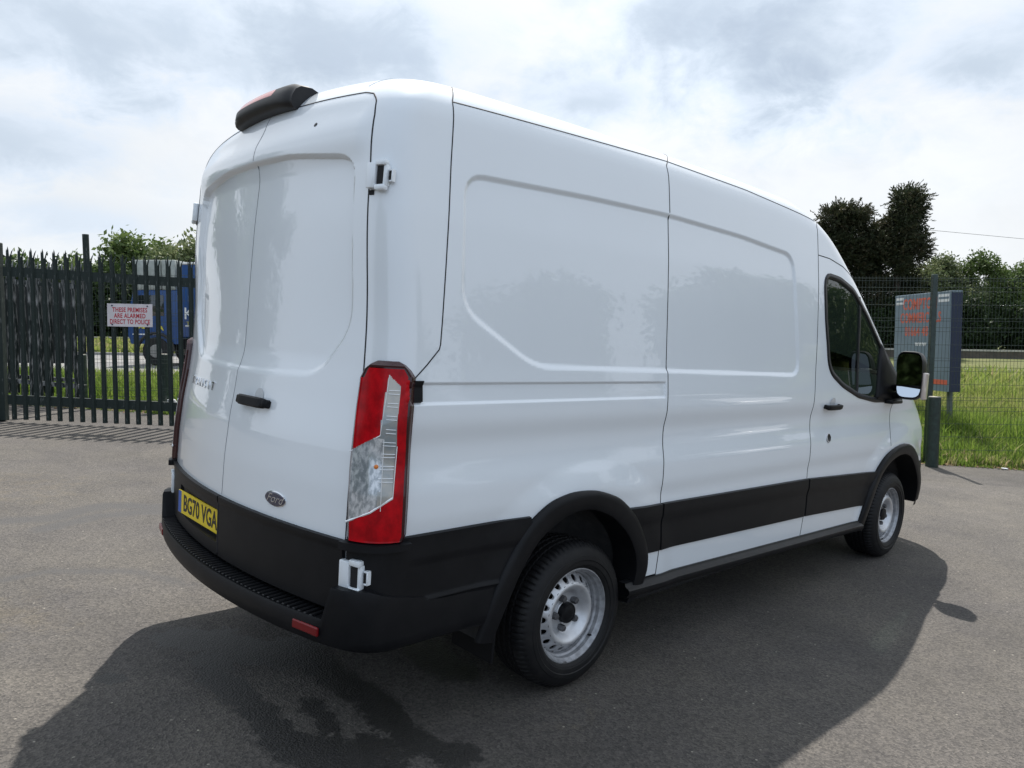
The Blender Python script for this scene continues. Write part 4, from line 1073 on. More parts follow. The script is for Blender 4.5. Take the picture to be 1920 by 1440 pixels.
PATHM=asphalt('footpath_asphalt',(.20,.185,.175),(.26,.24,.225),(.4,.38,.34),(.1,.1,.1),sc=.8)
ROADM=asphalt('road_asphalt',(.19,.19,.19),(.26,.26,.26),(.4,.4,.38),(.1,.1,.1),sc=.6)
KERB=mat('kerb_concrete',(.36,.35,.33),.85,0,.3,noise=(6,(.26,.25,.24),.35,.7),bump=(60,.4,.004))
strip('grass_verge',-45,90,1.0,.10,5.0,.35,SOIL,.0,.012)
strip('footpath',-60,120,3.0,5.0,8.6,1.8,PATHM,.02)
strip('road',-70,150,3.0,8.75,20.6,3,ROADM,-.09)
strip('far_verge',-70,150,4,20.75,46,2.5,FARG,.02,.02)
strip('far_ground',-400,500,45,46,900,60,FARG,-.02)
strip('near_ground',-120,160,20,-260,-45,30,FARG,-.6)
mb=MB()
def kerb(d,name):
    ms=MB()
    for i,s in enumerate(np.arange(-16,4,.915)):
        pass
    ss=np.arange(-60,120,3.0); V=[];Q=[]
    for s in ss:
        for dd,dz in ((-.075,-.12),(-.075,.020),(-.06,.030),(.06,.030),(.075,.020),(.075,-.12)):
            p=P_sd(s,d+dd); V.append((p.x,p.y,p.z+dz))
    for i in range(len(ss)-1):
        for k in range(5): Q.append((i*6+k,i*6+k+1,(i+1)*6+k+1,(i+1)*6+k))
    o=mesh(name,V,Q,KERB); tag(o,kind='structure')
kerb(8.675,'kerb'); kerb(20.675,'kerb')
# ---------------------------------------------------------------- grass
GR=bpy.data.materials.new('grass_blade'); GR.use_nodes=True
def grassmat():
    N,L,b=nodes_of(GR); a=N.new('ShaderNodeAttribute'); a.attribute_name='tone'
    r=N.new('ShaderNodeValToRGB'); L(a.outputs['Fac'],r.inputs[0]); e=r.color_ramp.elements; e[0].position=0; e[0].color=(.07,.13,.02,1); e[1].position=1; e[1].color=(.42,.35,.19,1)
    for p,c in ((.35,(.17,.26,.04,1)),(.62,(.28,.34,.08,1)),(.82,(.36,.35,.15,1))): x=e.new(p); x.color=c
    L(r.outputs[0],b.inputs['Base Color']); b.inputs['Roughness'].default_value=.55; b.inputs['Specular IOR Level'].default_value=.3
    t=N.new('ShaderNodeBsdfTranslucent'); L(r.outputs[0],t.inputs[0]); mx=N.new('ShaderNodeMixShader'); mx.inputs[0].default_value=.42
    out=[n for n in N if n.type=='OUTPUT_MATERIAL'][0]; L(b.outputs[0],mx.inputs[1]); L(t.outputs[0],mx.inputs[2]); L(mx.outputs[0],out.inputs[0])
grassmat()
def nz(x,y,seed=0):
    return (np.sin(x*1.3+seed)+np.sin(y*1.7+seed*2.1+x*.5)+np.sin((x+y)*.77+seed*.7)+.6*np.sin(x*3.9-y*2.3+seed))/3.6
def grass(name,s0,s1,d0,d1,n,hfun,tonefun,w=.006,seed=1,label=None):
    r=np.random.default_rng(seed); s=r.uniform(s0,s1,n); d=r.uniform(d0,d1,n)
    # clumping
    ncl=n//14; cs=r.uniform(s0,s1,ncl); cd=r.uniform(d0,d1,ncl); k=r.integers(0,ncl,n); cl=r.random(n)<.7
    s=np.where(cl,cs[k]+r.normal(0,.05,n),s); d=np.where(cl,np.clip(cd[k]+r.normal(0,.05,n),d0,d1),d)
    x=FL.x+FT.x*s+FN.x*d; y=FL.y+FT.y*s+FN.y*d
    x0=FL.x+FT.x*s; y0=FL.y+FT.y*s; t=np.clip(d/6.5,0,1); t=t*t*(3-2*t); z=lot_z(x0,y0)*(1-t)+(.45-.0095*(s+5))*t+np.where(d>21,.30*np.clip((d-21)/5,0,1),0)-.01
    h=hfun(s,d)*r.uniform(.45,1.25,n); a=r.uniform(0,2*np.pi,n); lean=r.uniform(.1,.75,n)*h; la=r.uniform(0,2*np.pi,n)
    ww=w*r.uniform(.7,1.6,n)*(1+d*.06)
    bx,by=np.cos(a)*ww,np.sin(a)*ww; lx,ly=np.cos(la)*lean,np.sin(la)*lean
    V=np.empty((n,5,3))
    V[:,0]=np.stack([x-bx,y-by,z],-1);V[:,1]=np.stack([x+bx,y+by,z],-1)
    V[:,2]=np.stack([x+bx*.8+lx*.35,y+by*.8+ly*.35,z+h*.62],-1);V[:,3]=np.stack([x-bx*.8+lx*.35,y-by*.8+ly*.35,z+h*.62],-1)
    V[:,4]=np.stack([x+lx,y+ly,z+h*.98],-1)
    b=np.arange(n)[:,None]*5; Q=np.concatenate([b+[[0,1,2]],b+[[0,2,3]],b+[[3,2,4]]]).astype(np.int32)
    o=mesh(name,V.reshape(-1,3),Q,GR)
    tone=np.clip(tonefun(s,d)+r.normal(0,.13,n),0,1); at=o.data.attributes.new('tone','FLOAT','POINT'); at.data.foreach_set('value',np.repeat(tone,5).astype(np.float32))
    tag(o,label,'grass' if label else None,kind='stuff'); return o
hv=lambda s,d:(.10+.20*np.clip(d/1.2,0,1)+.10*nz(s*2,d*2,3))*np.where(s>7,1.15,.75)+.05
tv=lambda s,d:.36+.17*nz(s*1.5,d*1.2,1)+.10*nz(s*.6,d*.8,8)+.30*np.clip((d-1.6)/3,0,1)*(s>6)+.06*nz(s*6,d*6,5)
grass('grass',9.3,20,.02,5.0,120000,hv,tv,.0065,3,'bright green rough grass on the verge right behind the weldmesh fence')
grass('grass',-10,9.3,.02,5.0,60000,hv,tv,.0075,4,'green grass strip seen through the palisade gate')
grass('grass',14,60,5.0,12,42000,lambda s,d:.42+.12*nz(s,d,2),lambda s,d:.62+.15*nz(s*.8,d*.8,4),.016,5,'tall straw-coloured grass below the roadside barrier')
grass('grass',-26,0,20.9,27,16000,lambda s,d:.30+0*s,lambda s,d:.72+.1*nz(s,d,7),.03,6,'dry yellow grass strip beyond the far kerb')
grass('tall_weed',9.3,20,.3,5.0,7000,lambda s,d:.34+.22*np.clip(nz(s*2.2,d*2.2,12),0,1),lambda s,d:.30+.5*(nz(s*5,d*5,14)>.25),.011,17,'taller darker weeds and seed heads scattered over the verge')
# dead stalks / dock at the fence foot
grass('dead_weed',9.3,15,.02,.45,2600,lambda s,d:.16+.16*np.clip(nz(s*3,d,9),0,1),lambda s,d:1.0+0*s,.010,11,'reddish dead stalks along the foot of the weldmesh fence')
LEAFD=mat('fallen_leaf',(.10,.045,.02),.8,noise=(40,(.16,.09,.04),.4,.7))
def litter(n,s0,s1,d0,d1,seed,name,lab):
    r=random.Random(seed); mb=MB()
    for k in range(n):
        s=r.uniform(s0,s1); d=r.gauss((d0+d1)/2,(d1-d0)/3); p=P_sd(s,d); a=r.uniform(0,6.28); L_=r.uniform(.012,.035)
        u=Vector((math.cos(a),math.sin(a),r.uniform(-.2,.4)))*L_; v=Vector((-math.sin(a),math.cos(a),r.uniform(-.3,.3)))*L_*.55
        q=Vector((p.x,p.y,p.z+.012+r.random()*.01)); mb.add([q-u,q+v,q+u,q-v],[(0,1,2,3)])
    o=mb.build(name,LEAFD); tag(o,lab,'leaves',kind='stuff')
litter(900,9,16,-.14,.10,5,'leaf_litter','brown leaf litter along the car park edge by the weldmesh fence')
litter(700,-4,4,-.2,.25,6,'leaf_litter','brown leaf litter below the palisade gate')
grass('edge_weed',9.3,18,-.10,.10,5000,lambda s,d:.05+.10*np.clip(nz(s*4,d,19),0,1),lambda s,d:.35+.5*(nz(s*7,d,15)>.2),.006,21,'low weeds and moss spilling over the car park edge at right')
grass('edge_weed',-4,4,-.12,.06,2500,lambda s,d:.04+.08*np.clip(nz(s*4,d,19),0,1),lambda s,d:.4+.5*(nz(s*7,d,15)>.2),.006,22,'low weeds spilling over the car park edge below the gate')
# ================================================================ FENCES
GREEN=mat('dark_green_coating',(.009,.021,.017),.42,0,.45,.2,noise=(18,(.020,.042,.034),.4,.7))
GREENP=mat('weathered_green_paint',(.009,.018,.0155),.6,0,.4,noise=(7,(.14,.15,.145),.60,.72,(6,6,1)),bump=(90,.3,.002))
GREENW=mat('flaking_green_paint',(.012,.020,.018),.7,0,.35,noise=(5,(.26,.26,.255),.47,.60,(5,5,.7)),bump=(90,.4,.003))
BRASS=mat('bare_metal_top',(.45,.42,.36),.5,.6)
def pale_mesh(H,mat_):
    """palisade pale: W section strip with a splayed triple-point head; local x across, y out, z up"""
    w=.0335; sec=[(-w,.004),(-w*.62,.004),(-w*.40,.017),(w*.40,.017),(w*.62,.004),(w,.004)]
    V=[];Q=[]
    top=H-.13
    n=len(sec); T=.003
    for z in (0,top):
        for x,y in sec: V.append((x,y,z))
        for x,y in sec: V.append((x,y-T,z))
    for i in range(n-1):
        Q.append((i,i+1,2*n+i+1,2*n+i)); Q.append((n+i+1,n+i,3*n+i,3*n+i+1))
    Q.append((0,2*n,3*n,n)); Q.append((n-1,n+n-1,3*n+n-1,2*n+n-1)); 
    for i in range(n-1): Q.append((i,n+i,n+i+1,i+1))
    def spike(x0,x1,dx,dy,h,y0):
        b=len(V); 
        for y in (y0,y0-T):
            V.extend([(x0,y,top),(x1,y,top),(x1+dx*.5-(x1-x0)*.1,y+dy*.5,top+h*.62),(x0+dx*.5+(x1-x0)*.1,y+dy*.5,top+h*.62),((x0+x1)/2+dx,y+dy,top+h)])
        Q.extend([(b,b+1,b+2,b+3),(b+3,b+2,b+4),(b+6,b+5,b+8,b+7),(b+7,b+8,b+9),(b,b+3,b+8,b+5),(b+1,b+6,b+7,b+2),(b+3,b+4,b+9,b+8),(b+2,b+7,b+9,b+4)])
    spike(-w*.40,w*.40,0,.004,.13,.017); spike(-w,-w*.45,-.020,-.035,.105,.004); spike(w*.45,w,.020,-.035,.105,.004)
    me=bpy.data.meshes.new('pale'); me.from_pydata(V,[],Q); me.materials.append(mat_); return me
def palisade(name,P0,P1,zb0,zb1,H,pitch,matp,matr,label,cat,rails,start=.05,nmax=999,jit=0,gap=0.0):
    P0=Vector((*P0,0));P1=Vector((*P1,0)); L_=(P1-P0).length; t=(P1-P0)/L_; ang=math.atan2(t.y,t.x)
    root=empty(name,(P0.x,P0.y,zb0),ang); tag(root,label,cat)
    me=pale_mesh(H,matp); n=int((L_-start)/pitch)+1; slope=(zb1-zb0)/L_
    for k in range(min(n,nmax)):
        o=bpy.data.objects.new('pale',me); link(o); o.parent=root; o.location=(start+k*pitch,.006+jit*random.uniform(-.01,.01),slope*(start+k*pitch)+jit*random.uniform(-.02,.02)); o.rotation_euler=(jit*random.uniform(-.01,.01),jit*random.uniform(-.012,.012),math.pi)
    for zr_,hh in rails:
        mb=MB(); z0=zr_; 
        for (ya,yb,za,zb) in ((.0075,.0135,-hh/2,hh/2),(.0135,.065,hh/2-.006,hh/2)):
            V=[];
            for x in (0,L_):
                for y,z in ((ya,za),(yb,za),(yb,zb),(ya,zb)): V.append((x,y,z0+z+slope*x))
            mb.add(V,[(0,1,5,4),(1,2,6,5),(2,3,7,6),(3,0,4,7),(3,2,1,0),(4,5,6,7)])
        mb.build('rail',matr,root)
    return root,t,ang,L_,slope
# open gate leaf in front
g0=Vector((.6,9.015)); gd=Vector((2.10-.667,7.875-8.957)).normalized(); g1=g0+gd*3.35
gz=lambda k: lot_z(g0.x+gd.x*k,g0.y+gd.y*k)+.035
GATE,gt_,ga_,gl_,gs_=palisade('palisade_gate',(g0.x,g0.y),(g1.x,g1.y),gz(0),gz(3.35),2.37,.1492,GREENP,GREENP,'dark green spiked palisade gate standing open with an alarm notice on it','gate',[(.27,.13),(2.03,.13)],start=.085)
for (x,h,w) in ((-.075,2.42,.11),(3.36,2.30,.06)):
    mb=MB(); V,Fc=bmesh_box((x-w/2,-.03,-.02),(x+w/2,.08,h),.008,1); mb.add(V,Fc); mb.build('gate_frame_post',GREENP,GATE)
# hinge post
mb=MB(); V,Fc=bmesh_box((-.09,-.09,-.5),(.09,.09,2.48),.01,1); mb.add(V,Fc); o=mb.build('gate_post',GREENP); o.location=(g0.x-gd.x*.24,g0.y-gd.y*.24,gz(-.24)); o.rotation_euler=(0,0,ga_); tag(o,'thick dark green gate post at the left edge of the picture','post')
# second leaf / fence behind it, flaking paint
b0=P_sd(-4.6,.05); b1=P_sd(-1.28,.05)
PB,_,_,_,_=palisade('palisade_fence',(b0.x,b0.y),(b1.x,b1.y),b0.z+.12,b1.z+.04,2.30,.150,GREENW,GREENW,'weathered palisade fence with flaking grey paint behind the open gate','fence',[(.30,.07),(1.92,.07)],start=.03,jit=1)
mid=(P_sd(-4.3,.5),P_sd(-1.5,.42))
PB2,_,_,_,_=palisade('palisade_fence',(mid[0].x,mid[0].y),(mid[1].x,mid[1].y),mid[0].z+.1,mid[1].z+.1,2.25,.150,GREENW,GREENW,'second flaking palisade leaf folded back behind the weathered fence','fence',[(.30,.06),(1.85,.06)],start=.10,jit=1)
mb=MB(); mb.tube([(0,0,-.4),(0,0,2.80)],.048,14); o=mb.build('tall_post',GREENP,auto=40); p=P_sd(-1.12,.0); o.location=p; o.rotation_euler=(0,-.01,0); tag(o,'tall round green post rising above the palisade gate','post')
# dark hoarding behind
def hoarding():
    a=Vector((1.35,15.1,0)); b=Vector((2.55,13.95,0)); t=(b-a).normalized(); L_=(b-a).length; ang=math.atan2(t.y,t.x)
    r=empty('timber_hoarding',(a.x,a.y,.05),ang); tag(r,'dark boarded hoarding raised on posts behind the weathered palisade','hoarding')
    bm_=mat('dark_boards',(.014,.016,.017),.8,0,.3,noise=(4,(.030,.032,.034),.4,.7,(6,6,.6)))
    n=9
    for k in range(n):
        mb=MB(); V,Fc=bmesh_box((k*L_/n+.004,-.012,.83+.012*math.sin(k*3.1)),((k+1)*L_/n-.004,.012+.002*(k%2),2.47),.003,1); mb.add(V,Fc); mb.build('board',bm_,r)
    for x in (.12,L_-.12):
        mb=MB(); mb.box((x-.05,.02,-.2),(x+.05,.12,2.4)); mb.build('post',bm_,r)
hoarding()
# alarm notice
def gate_local(px,py,yoff=-.02):
    d=(Fw*foc+Rw*(px-960)-Uw*(py-720)).normalized(); inv=GATE.matrix_world.inverted()
    return None
def notice():
    r=empty('alarm_notice'); tag(r,'white rectangular notice with red lettering bolted to the palisade gate','sign')
    # position on the gate plane from the pale spacing
    nrm=Vector((-gd.y,gd.x,0)); 
    if nrm.dot(Vector((CW.x-g0.x,CW.y-g0.y,0)))<0: nrm=-nrm
    def hit(px,py):
        d=(Fw*foc+Rw*(px-960)-Uw*(py-720)).normalized(); q=Vector((g0.x,g0.y,0))+nrm*.030
        k=(q-CW).dot(nrm)/d.dot(nrm); return CW+d*k
    c=(hit(201,569)+hit(286,571)+hit(286,613)+hit(201,612))/4
    w=(hit(286,571)-hit(201,569)).length; h=(hit(201,612)-hit(201,569)).length
    x=Vector((gd.x,gd.y,-.012)).normalized(); T=frame(c,x,(0,0,1)); 
    if T.col[2].xyz.dot(nrm)<0: T=frame(c,-x,(0,0,1))
    WH=mat('notice_white',(.62,.58,.60),.45,0,.4,noise=(5,(.52,.49,.50),.4,.75)); RD_=mat('notice_red',(.42,.02,.035),.5)
    mb=MB(); V,Fc=bmesh_box((-w/2,-h/2,-.0025),(w/2,h/2,.0025),.001,1); mb.add([tuple(T@Vector(v)) for v in V],Fc); pl=mb.build('notice_plate',WH,r)
    for k,(s_,sz) in enumerate((("THESE PREMISES",.088),("ARE ALARMED",.088),("DIRECT TO POLICE",.088))):
        text_mesh('notice_lettering',s_,sz,RD_,pl,T@Matrix.Translation((0,.072-.082*k,.0032)),extrude=.0004,offset=.0022,space=1.06,sx=.70 if k!=2 else .665)
    for sx in (-1,1):
        for sy in (-1,1):
            mb=MB(); mb.tube([T@Vector((sx*w*.39,sy*h*.41,.002)),T@Vector((sx*w*.39,sy*h*.41,.010))],.011,8); mb.build('bolt',mat('bolt_dark',(.05,.05,.09),.5,.3),pl)
bpy.context.view_layer.update(); notice()
# bollards
def bollard(p,H,r,label,rz=0,first=[None]):
    if first[0] is None:
        mb=MB(); prof=[(0,r),(H-.012,r),(H,r-.010)]
        mb.tube([(0,0,-.2),(0,0,H-.010),(0,0,H)],[r,r,r-.008],24); o=mb.build('bollard',GREEN,auto=35)
        mb=MB(); mb.tube([(0,0,H),(0,0,H+.004)],r-.010,24); mb.build('cap',BRASS,o,auto=35); first[0]=o
    else: o=copy_tree(first[0])
    o.location=p; tag(o,label,'bollard',group='dark bollards beside the weldmesh fence'); return o
pb=vw((0,0,0)); bp_=Vector((10.80,.56,lot_z(10.80,.56))); bollard(bp_,1.045,.088,'dark green bollard in front of the weldmesh fence by the van mirror')
p=P_sd(-1.49,.30); bollard(Vector((p.x,p.y,.22)),.92,.088,'dark bollard behind the palisade gate next to the weathered fence').scale=(1,1,.90)
p=P_sd(-.03,.2); bollard(Vector((p.x,p.y,.22)),.92,.088,'dark bollard behind the palisade gate beside the white van').scale=(1,1,.92)
# weldmesh fence
def weldmesh():
    r=empty('weldmesh_fence',(FL.x,FL.y,0),math.atan2(FT.y,FT.x)); tag(r,'green weldmesh panel fence between the car park and the grass verge','fence')
    H=0
    zb=lambda s: lot_z(FL.x+FT.x*s,FL.y+FT.y*s)
    Ht=lambda s: 2.47-zb(s)
    posts=[-1.12,1.21,3.90,6.60,9.33,12.06,14.8]
    for s in posts[1:]:
        mb=MB(); V,Fc=bmesh_box((s-.035,-.03,zb(s)-.3),(s+.035,.045,2.50),.006,1); mb.add(V,Fc); mb.build('post',GREEN,r)
    for a,b in zip(posts[:-1],posts[1:]):
        mb=MB(); n=int((b-a)/.0505); zz=zb((a+b)/2)+.03; 
        def bar(p,q,w):
            d=(Vector(q)-Vector(p)).normalized(); u=d.cross(Vector((0,1,0)) if abs(d.y)<.9 else Vector((1,0,0))).normalized()*w; v=d.cross(u).normalized()*w
            V=[Vector(p)+u,Vector(p)+v,Vector(p)-u,Vector(p)-v,Vector(q)+u,Vector(q)+v,Vector(q)-u,Vector(q)-v]
            mb.add(V,[(0,1,5,4),(1,2,6,5),(2,3,7,6),(3,0,4,7)])
        for k in range(1,n): x=a+(b-a)*k/n; bar((x,0,zb(x)+.02),(x,0,2.47),.0024)
        zs=[]
        z=2.44
        while z>zb(a)+.08:
            zs.append((z,0)); z-=.20
        for f in (2.30,1.70,1.10,.50): zs+= [(f,-.022),(f+.1,-.022)]
        for z,y in zs: bar((a+.03,y-.005,z),(b-.03,y-.005,z),.0028)
        o=mb.build('mesh_panel',GREEN,r); o['kind']='stuff'
weldmesh()
# ================================================================ SIGN BOARD BEHIND THE FENCE
def px_on(px,py,d0):
    d=(Fw*foc+Rw*(px-960)-Uw*(py-720)).normalized(); n=Vector((FN.x,FN.y,0)); q=Vector((FL.x+FN.x*d0,FL.y+FN.y*d0,0)); k=(q-CW).dot(n)/d.dot(n); return CW+d*k
def signboard():
    tl=Vector((14.59,2.55,2.36)); tr=Vector((13.48,1.20,2.375)); Z=Vector((0,0,1))
    # board turned a little towards the camera; text reads left to right
    x=(tr-tl); w=x.length; x.normalize(); H=1.80; c=tl+x*w/2-Z*H/2
    T=frame(c,x,(-.01,.01,1)); n=T.col[2].xyz
    if n.dot(CW-c)<0: print('sign facing away')
    r=empty('sign_board'); tag(r,'grey company sign board with orange lettering standing on the verge behind the weldmesh fence','sign')
    GREY=mat('sign_blue_grey',(.18,.235,.28),.4,0,.4,noise=(3,(.15,.20,.24),.4,.7)); OR=mat('sign_orange',(.66,.13,.07),.5); WHT=mat('sign_white',(.72,.72,.72),.45); NAV=mat('sign_edge_navy',(.012,.020,.05),.5)
    D=.20; kx=w/1.07
    mb=MB(); V,Fc=bmesh_box((-w/2,-H/2,-.012),(w/2,H/2,0),.002,1); mb.add([tuple(T@Vector(v)) for v in V],Fc); f=mb.build('board_face',GREY,r)
    mb=MB(); 
    for a,b in (((-w/2+.01,-H/2+.01,-D),(-w/2+.04,H/2-.04,-.013)),((w/2-.03,-H/2,-D),(w/2+.006,H/2-.03,-.004)),):
        V,Fc=bmesh_box(a,b,.003,1); mb.add([tuple(T@Vector(v)) for v in V],Fc); mb.build('side_panel',NAV,r); mb=MB()
    V,Fc=bmesh_box((-w/2,H/2-.03,-D),(w/2+.008,H/2+.006,-.0125),.003,1); mb.add([tuple(T@Vector(v)) for v in V],Fc); mb.build('top_panel',GREY,r); mb=MB()
    V,Fc=bmesh_box((-w/2+.04,-H/2+.01,-D-.012),(w/2,H/2-.032,-D),.003,1); mb.add([tuple(T@Vector(v)) for v in V],Fc); mb.build('back_panel',NAV,r)
    for sx in (-.28,.30):
        mb=MB(); V,Fc=bmesh_box((sx*w*1.2-.035,-H/2-1.0,-.22),(sx*w*1.2+.035,-H/2,-.15),.004,1); mb.add([tuple(T@Vector(v)) for v in V],Fc); mb.build('leg',mat('grey_leg',(.10,.12,.11),.7),r)
    up=Z
    def tx(s,x0,y,size,sx,m,sp=1.05): text_mesh('sign_lettering',s,size,m,f,T@Matrix.Translation((x0*kx,y*1.08,.001)),extrude=.001,offset=.006,space=sp,sx=sx*kx)
    tx("COMPTON",-.035,H/2-.25,.29,.44,OR); tx("COMMERCIALS",-.025,H/2-.49,.265,.42,OR); tx("01664 48 8",-.045,H/2-.73,.25,.46,OR)
    tx("www",.0,H/2-.94,.12,.8,WHT); tx("y",.185,H/2-1.02,.17,.8,WHT)
    for sx,ww in ((-w/2+.17,.25),(w/2-.21,.31)):
        mb=MB(); V,Fc=bmesh_box((sx-ww/2,H/2-.185,.0002),(sx+ww/2,H/2-.045,.003),.0008,1); mb.add([tuple(T@Vector(v)) for v in V],Fc); p_=mb.build('logo_plate',WHT,f)
        mb=MB(); V,Fc=bmesh_box((sx-ww/2+.008,H/2-.135,.0032),(sx+ww/2-.008,H/2-.095,.0038),.0002,1); mb.add([tuple(T@Vector(v)) for v in V],Fc); mb.build('logo_band',GREY,p_)
    mb=MB(); V,Fc=bmesh_box((-w/2+.10,-H/2+.12,.0002),(w/2-.05,-H/2+.21,.003),.0008,1); mb.add([tuple(T@Vector(v)) for v in V],Fc); mb.build('orange_strip',OR,f)
signboard()
# ================================================================ ROADSIDE BARRIER
def barrier():
    r=empty('crash_barrier'); tag(r,'low roadside barrier with a pale top edge in front of the far hedge','barrier')
    CONC=mat('barrier_brown_grey',(.085,.072,.06),.8,0,.3,noise=(2,(.13,.11,.09),.4,.7)); TOP=mat('galvanised_rail',(.50,.48,.44),.45,.3,noise=(5,(.40,.385,.35),.4,.7))
    pts=[(-60,27.0,1.35),(-5.3,27.0,1.15),(12,27,1.02),(35,27.0,.86),(60,27.0,.70),(130,27.0,.5)]
    mbt=MB(); mbw=MB()
    for (s0,d0,z0),(s1,d1,z1) in zip(pts[:-1],pts[1:]):
        for mbx,ya,yb,za,zb in ((mbt,-.05,.06,-.09,0),(mbw,-.012,.03,-.52,-.10)):
            V=[]
            for s,d,z in ((s0,d0,z0),(s1,d1,z1)):
                for dd,dz in ((ya,za),(yb,za),(yb,zb),(ya,zb)):
                    p=P_sd(s,d+dd,z+dz); V.append(p)
            mbx.add(V,[(0,1,5,4),(1,2,6,5),(2,3,7,6),(3,0,4,7)])
    mbt.build('top_rail',TOP,r); mbw.build('lower_rail',CONC,r)
    me=None
    for s in np.arange(-28,70,3.2):
        z=np.interp(s,[p[0] for p in pts],[p[2] for p in pts]); q=P_sd(s,27.08)
        if me is None:
            mb=MB(); V,Fc=bmesh_box((-.06,-.05,-.95),(.06,.08,-.01),.01,1); mb.add(V,Fc); o=mb.build('post',CONC,r); me=o.data
        else: o=bpy.data.objects.new('post',me); link(o); o.parent=r
        o.location=(q.x,q.y,z); o.rotation_euler=(0,0,math.atan2(FT.y,FT.x))
barrier()
# ================================================================ BLUE LORRY ON THE ROAD
def lorry():
    base=P_sd(-7.85,12.6); ang=math.atan2(FT.y,FT.x)
    r=empty('lorry',(base.x,base.y,base.z-.09),ang); tag(r,'blue lorry with pale upper panels passing on the road beyond the palisade gate','lorry')
    BL=mat('lorry_blue',(.010,.055,.19),.35,0,.5,.4,noise=(1,(.013,.066,.22),.4,.7)); PW=mat('lorry_pale_panel',(.38,.41,.39),.4,0,.5,noise=(2,(.24,.27,.25),.4,.65)); GLS=mat('lorry_window',(.012,.016,.02),.08,0,.7,.8); WT=mat('lorry_white',(.75,.76,.76),.4); YW=mat('lorry_yellow',(.62,.55,.06),.4)
    # local x along the road (front of the lorry at x=0, pointing -x), y away
    def box(nm,a,b,m,p=r,bev=.03): 
        mb=MB(); V,Fc=bmesh_box(a,b,bev,2); mb.add(V,Fc); return mb.build(nm,m,p,auto=40)
    cab=empty('cab',parent=r)
    mb=MB(); sec=[(.10,.72),(.0,1.0),(.02,1.7),(.20,2.44),(.28,2.50),(1.75,2.50),(1.75,.72)]
    V=[(x,0.0,z) for x,z in sec]+[(x,2.35,z) for x,z in sec]; n=len(sec); Q=[tuple(range(n)),tuple(range(2*n-1,n-1,-1))]+[(i,n+i,n+(i+1)%n,(i+1)%n) for i in range(n)]
    mb.add(V,Q); c=mb.build('cab_shell',BL,cab)
    box('side_window',(.30,-.012,1.66),(1.25,.01,2.34),GLS,cab,.01)
    mb=MB(); mb.add([(.005,.12,1.75),(.005,2.23,1.75),(.20,2.2,2.42),(.20,.15,2.42)],[(0,1,2,3)]); mb.build('windscreen',GLS,cab)
    for k in range(3): box('roof_panel',(.20+k*.50,-.02,2.52),(.20+k*.50+.46,2.3,3.50),PW,cab,.03)
    box('door_stripe',(.15,-.014,1.02),(1.0,.0,1.06),WT,cab,.005)
    body=box('box_body',(1.9,-.06,.95),(8.6,2.42,3.35),BL,r,.04); box('top_rail',(1.88,-.08,3.352),(8.6,2.44,3.42),WT,body,.01)
    box('body_stripe',(2.0,-.075,1.30),(8.4,-.062,1.35),WT,body,.003)
    box('chassis',(.4,.25,.55),(8.5,2.1,.90),DARK,r,.02); box('side_guard',(2.6,-.02,.50),(6.2,.05,.85),mat('guard_grey',(.04,.04,.045),.6),r,.01)
    X0=Vector((FT.x,FT.y,0)).normalized()
    def tx(s,x,z,size,m): text_mesh('lorry_lettering',s,size,m,body,frame((x,-.066,z),(1,0,0),(0,0,1)),extrude=.002,offset=.004)
    tx("K",2.0+.12,1.72,.55,WT); tx("TC",2.15,1.40,.16,YW)
    text_mesh('lorry_lettering',"SAL",.20,YW,cab,frame((.45,-.02,1.30),(1,0,0),(0,0,1)),extrude=.002,offset=.01); text_mesh('lorry_lettering',"A",.20,YW,cab,frame((1.15,-.02,1.24),(1,0,0),(0,0,1)),extrude=.002,offset=.01)
    WM=mat('lorry_tyre',(.016,.016,.017),.8); HB=mat('lorry_hub',(.30,.29,.27),.6)
    for x,y in ((.95,-.03),(.95,2.1),(5.9,-.03),(5.9,2.1),(7.1,-.03),(7.1,2.1)):
        mb=MB(); mb.tube([(x,y,.48),(x,y+.04,.48),(x,y+.26,.48),(x,y+.30,.48)],[.44,.48,.48,.44],24); w=mb.build('wheel',WM,r,auto=40)
        mb=MB(); mb.tube([(x,y-.025,.48),(x,y+.02,.48)],[.20,.24],20); mb.build('hub',HB,w,auto=40)
    mb=MB(); pts=[(.95+.62*math.cos(a),-.03,.48+.60*math.sin(a)) for a in np.linspace(0,math.pi,14)]; mb.tube(pts,.05,6); mb.build('mudguard',mat('guard_black',(.02,.02,.02),.6),r)
lorry()
# ================================================================ TREES
def leafmat(name,c0,c1,c2):
    m=bpy.data.materials.new(name); m.use_nodes=True; N,L,b=nodes_of(m); a=N.new('ShaderNodeAttribute'); a.attribute_name='tone'
    r=N.new('ShaderNodeValToRGB'); L(a.outputs['Fac'],r.inputs[0]); e=r.color_ramp.elements; e[0].color=(*c0,1); e[1].color=(*c2,1); x=e.new(.5); x.color=(*c1,1)
    L(r.outputs[0],b.inputs['Base Color']); b.inputs['Roughness'].default_value=.55; b.inputs['Specular IOR Level'].default_value=.25
    t=N.new('ShaderNodeBsdfTranslucent'); L(r.outputs[0],t.inputs[0]); mx=N.new('ShaderNodeMixShader'); mx.inputs[0].default_value=.30
    out=[n for n in N if n.type=='OUTPUT_MATERIAL'][0]; L(b.outputs[0],mx.inputs[1]); L(t.outputs[0],mx.inputs[2]); L(mx.outputs[0],out.inputs[0]); return m
LF_CON=leafmat('conifer_leaf',(.020,.034,.015),(.044,.052,.026),(.10,.080,.048))
LF_DK=leafmat('dark_hedge_leaf',(.014,.026,.009),(.032,.056,.018),(.075,.115,.034))
LF_MID=leafmat('green_leaf',(.040,.066,.020),(.092,.140,.042),(.19,.24,.09))
